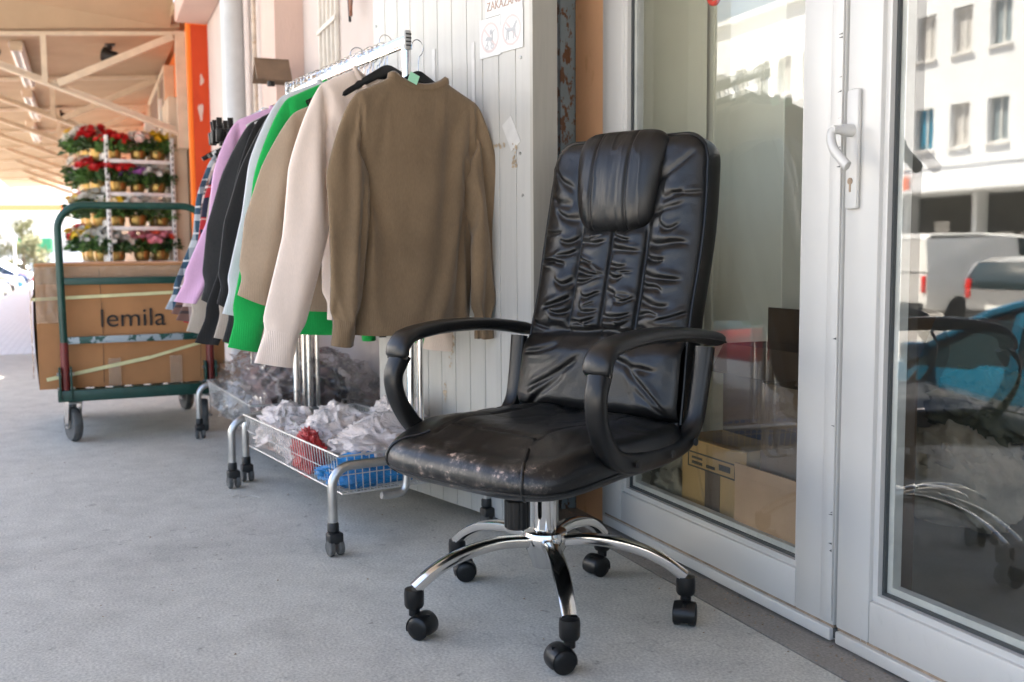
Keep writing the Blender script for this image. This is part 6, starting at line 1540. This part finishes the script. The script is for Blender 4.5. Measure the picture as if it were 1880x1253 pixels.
for k, c_ in enumerate(cols):
    car('hatch' if k % 3 else 'mpv', '%s car in the far row beyond the walkway edge, %s from the near end' % (c_, od[k]), c_, wp(-38.5 - 2.75 * k, -6.3 - .2 * (k % 2), GZ), WA + R(90 + (k * 37 % 7) - 3), 'far row of parked cars')

# ------------------------------------------------------------------ white building across the street
M['white_render'] = pm('white_render', (.77, .79, .81), .9, var=.04, vscale=.6)
M['winframe'] = pm('window_frame_white', (.76, .75, .73), .5); M['winpane'] = pm('window_glass', (.25, .30, .32), .05, spec=.8); M['blind'] = pm('pale_blind', (.50, .49, .47), .8, var=.06, vscale=3); M['skypane'] = pm('painted_sky_pane', (.02, .20, .32), .1, spec=.8)  # the blue pane has the sky's reflection painted into its colour
bd = wthing('office_building', 'long white two-row office building across the street with shops below', 'building', None, 0, -25, GZ)
zz0 = -GZ
X0, X1 = -52.0, -4.0
wn = [-23.68 + 1.5 * k for k in range(-18, 13)]
rowsz = [(4.2 + zz0, 5.62 + zz0), (7.22 + zz0, 8.72 + zz0)]
q = MB(); D_ = .45
bands = [(2.72 + zz0, rowsz[0][0]), (rowsz[0][1], rowsz[1][0]), (rowsz[1][1], 10.75 + zz0)]
for z0_, z1_ in bands: q.b2(X0, X1, -D_, 0, z0_, z1_)
hwn = .40
for (z0_, z1_) in rowsz:
    xs = [X0] + sum([[c - hwn, c + hwn] for c in wn], []) + [X1]
    for i in range(0, len(xs), 2): q.b2(xs[i], xs[i + 1], -D_, 0, z0_, z1_)
q.b2(X0, X1, -12, -D_ - .001, 2.72 + zz0, 10.75 + zz0); q.b2(X0, X1, -12, -1.2, 0, 2.719 + zz0)
q.build('wall', M['white_render'], bd, smooth=False)
q = MB(); q.b2(X0 - .2, X1 + .2, -12.2, .25, 10.752 + zz0, 10.95 + zz0); q.build('roof', M['white_render'], bd, smooth=False)
q = MB(); q.b2(X0, X1, .0, .06, 3.62 + zz0, 3.74 + zz0); q.b2(X0, X1, 0, .9, 2.72 + zz0, 2.84 + zz0); q.build('ledge', M['white_render'], bd, smooth=False)
fm = MB(); fm.b2(-hwn, -hwn + .06, -.22, -.14, 0, 1.46); fm.b2(hwn - .06, hwn, -.22, -.14, 0, 1.46); fm.b2(-hwn + .06, hwn - .06, -.22, -.14, 0, .07); fm.b2(-hwn + .06, hwn - .06, -.22, -.14, 1.39, 1.46); fm.b2(-.025, .025, -.21, -.15, .07, 1.39); fm_me = fm.mesh('window', M['winframe'], smooth=False)
pn = MB(); pn.b2(-hwn + .06, hwn - .06, -.20, -.19, .07, 1.39); pn_me = {k: pn.mesh('pane', M[k], smooth=False) for k in ('winpane', 'blind', 'skypane')}
sl = MB(); sl.b2(-hwn - .06, hwn + .06, .002, .10, -.06, 0); sl.b2(-hwn, hwn, -.14, .002, -.01, .004); sl_me = sl.mesh('sill', M['winframe'], smooth=False)
rg = random.Random(4)
for r_, (z0_, z1_) in enumerate(rowsz):
    for c in wn:
        f_ = mk('window', fm_me, bd); f_.location = (c, 0, z0_)
        k_ = 'skypane' if (r_ == 0 and abs(c + 23.68) < .1) else rg.choice(['winpane', 'blind', 'blind', 'blind'])
        mk('pane', pn_me[k_], f_); mk('sill', sl_me, f_)
# shop fronts on the ground floor
M['storeglass'] = pm('dark_shop_glass', (.035, .036, .034), .08, spec=.7, var=.3, vscale=2); cl_ = [(.35, .02, .02), (.5, .4, .1), (.1, .2, .3), (.45, .43, .4), (.06, .1, .06)]
for k in range(16):
    x = X0 + 3.0 * k + .1
    q = MB(); q.b2(x, x + 2.8, -1.15, -1.1, .35, 2.66 + zz0); q.build('shop_window', M['storeglass'], bd, smooth=False)
    q = MB(); q.b2(x + 2.8, x + 3.0, -1.19, -.6, 0, 2.715 + zz0); q.build('pier', M['white_render'], bd, smooth=False)
for k in range(40):
    x = rg.uniform(-32, -12); z = rg.uniform(.7, 2.0) + zz0; c_ = rg.choice(range(5)); nm = 'display_item'
    if 'disp%d' % c_ not in M: M['disp%d' % c_] = pm('display_colour_%d' % c_, cl_[c_], .6)
    q = MB(); q.b2(x, x + rg.uniform(.25, .7), -1.09, -1.02, z - .4, z + rg.uniform(-.1, .3)); q.build(nm, M['disp%d' % c_], bd, smooth=False)
q = MB(); q.b2(-25.35, -24.25, .01, .12, 2.86 + zz0, 3.34 + zz0); q.build('orange_sign', pm('orange_sign_face', (.85, .16, .04), .4), bd, smooth=False)
q = MB(); q.b2(-24.95, -24.65, .122, .13, 2.98 + zz0, 3.22 + zz0); q.build('sign_panel', M['plate'], bd, smooth=False)

# ------------------------------------------------------------------ far left: forecourt canopy, pale block, trees, poles
t = thing('forecourt_canopy', 'white forecourt canopy with an orange edge far behind the parked cars', 'canopy', (-36, 78, GZ), R(8))
q = MB(); q.b2(-6, 6, -5, 5, 4.9, 5.4, .02); q.build('roof', M['white_render'], t, smooth=False)
q = MB(); q.b2(-6.05, 6.05, -5.06, -5.005, 5.05, 5.5); q.build('fascia', pm('orange_fascia', (.80, .26, .10), .5), t, smooth=False)
for x in (-4.6, 4.6):
    for y in (-3.5, 3.5):
        q = MB(); q.b2(x - .18, x + .18, y - .18, y + .18, 0, 4.899); q.build('column', M['white_render'], t, smooth=False)
q = MB(); q.b2(-1.2, 1.4, -4.2, -3.6, 2.0, 3.1); q.build('green_panel', pm('green_sign', (.02, .25, .12), .5), t, smooth=False)
t = thing('far_building', 'pale long building far beyond the forecourt canopy', 'building', (-62, 140, GZ), R(12))
q = MB(); q.b2(-45, 45, -6, 6, 0, 13.5); q.build('wall', M['white_render'], t, smooth=False)
for r_ in range(3):
    for k in range(24):
        q = MB(); q.b2(-42 + 3.5 * k, -40.2 + 3.5 * k, -6.04, -6.003, 2.2 + 3.6 * r_, 4.0 + 3.6 * r_); q.build('window', M['blind'], t, smooth=False)
M['bark'] = pm('tree_bark', (.12, .085, .06), .9, var=.3, vscale=6); M['treeleaf'] = pm('olive_leaf', (.11, .115, .045), .7, var=.35, vscale=3)
def tree(label, loc, h, seed, rad):
    rg = random.Random(seed); t = thing('tree', label, 'tree', loc, seed)
    q = MB(); q.tube([(0, 0, 0), (.05, .02, h * .4), (0, .05, h * .75), (.03, 0, h * .97)], [.14 * h / 5, .10 * h / 5, .05 * h / 5, .015], 8)
    limbs = []
    for k in range(16):
        z = h * (.25 + .65 * rg.random()); a = rg.uniform(0, 6.28); l = rad * (1.15 - z / h) * rg.uniform(.7, 1.2) + .15
        e = Vector((math.cos(a) * l, math.sin(a) * l, z + l * .35)); q.tube([(0, 0, z), tuple(e * .5 + Vector((0, 0, z * .5 + .02))), tuple(e)], [.03, .02, .008], 5); limbs.append((Vector((0, 0, z)), e))
    q.build('trunk', M['bark'], t)
    q = MB()
    for k in range(1500):
        a, e = rg.choice(limbs); p = a.lerp(e, rg.uniform(.3, 1.1)) + Vector((rg.gauss(0, .16), rg.gauss(0, .16), rg.gauss(0, .14))) * rad
        d = Vector((rg.uniform(-1, 1), rg.uniform(-1, 1), rg.uniform(-1, 1))).normalized(); s_ = d.orthogonal().normalized(); l = rg.uniform(.06, .13)
        q.add([p, p + d * l + s_ * l * .4, p + d * 2 * l, p + d * l - s_ * l * .4], [(0, 1, 2, 3)])
    q.build('crown', M['treeleaf'], t, smooth=False)['kind'] = 'stuff'
tree('pointed olive conifer beyond the parked cars at the left edge', (-30.2, 62, GZ), 4.6, 3, 1.1)
tree('small round tree left of the pointed conifer beyond the cars', (-31.6, 61, GZ), 3.4, 5, 1.2)
tree('bushy tree between the conifer and the forecourt canopy', (-27.6, 58, GZ), 2.9, 8, 1.1)
for k, (x, y, hgt) in enumerate(((-19.6, 39.5, 2.4), (-21.4, 47, 2.6), (-25.0, 58, 3.0))):
    t = thing('lamp_post', 'thin pale post by the parked cars, %s of three' % ('nearest', 'middle', 'farthest')[k], 'post', (x, y, GZ), 0, 'thin posts by the parked cars')
    q = MB(); q.cyl((0, 0, 0), (0, 0, hgt), .045, 10); q.build('shaft', M['wsteel'], t); q = MB(); q.lathe([(.08, hgt), (.1, hgt + .03), (0, hgt + .1)], 10); q.build('cap', M['wsteel'], t)
bpy.context.view_layer.update()
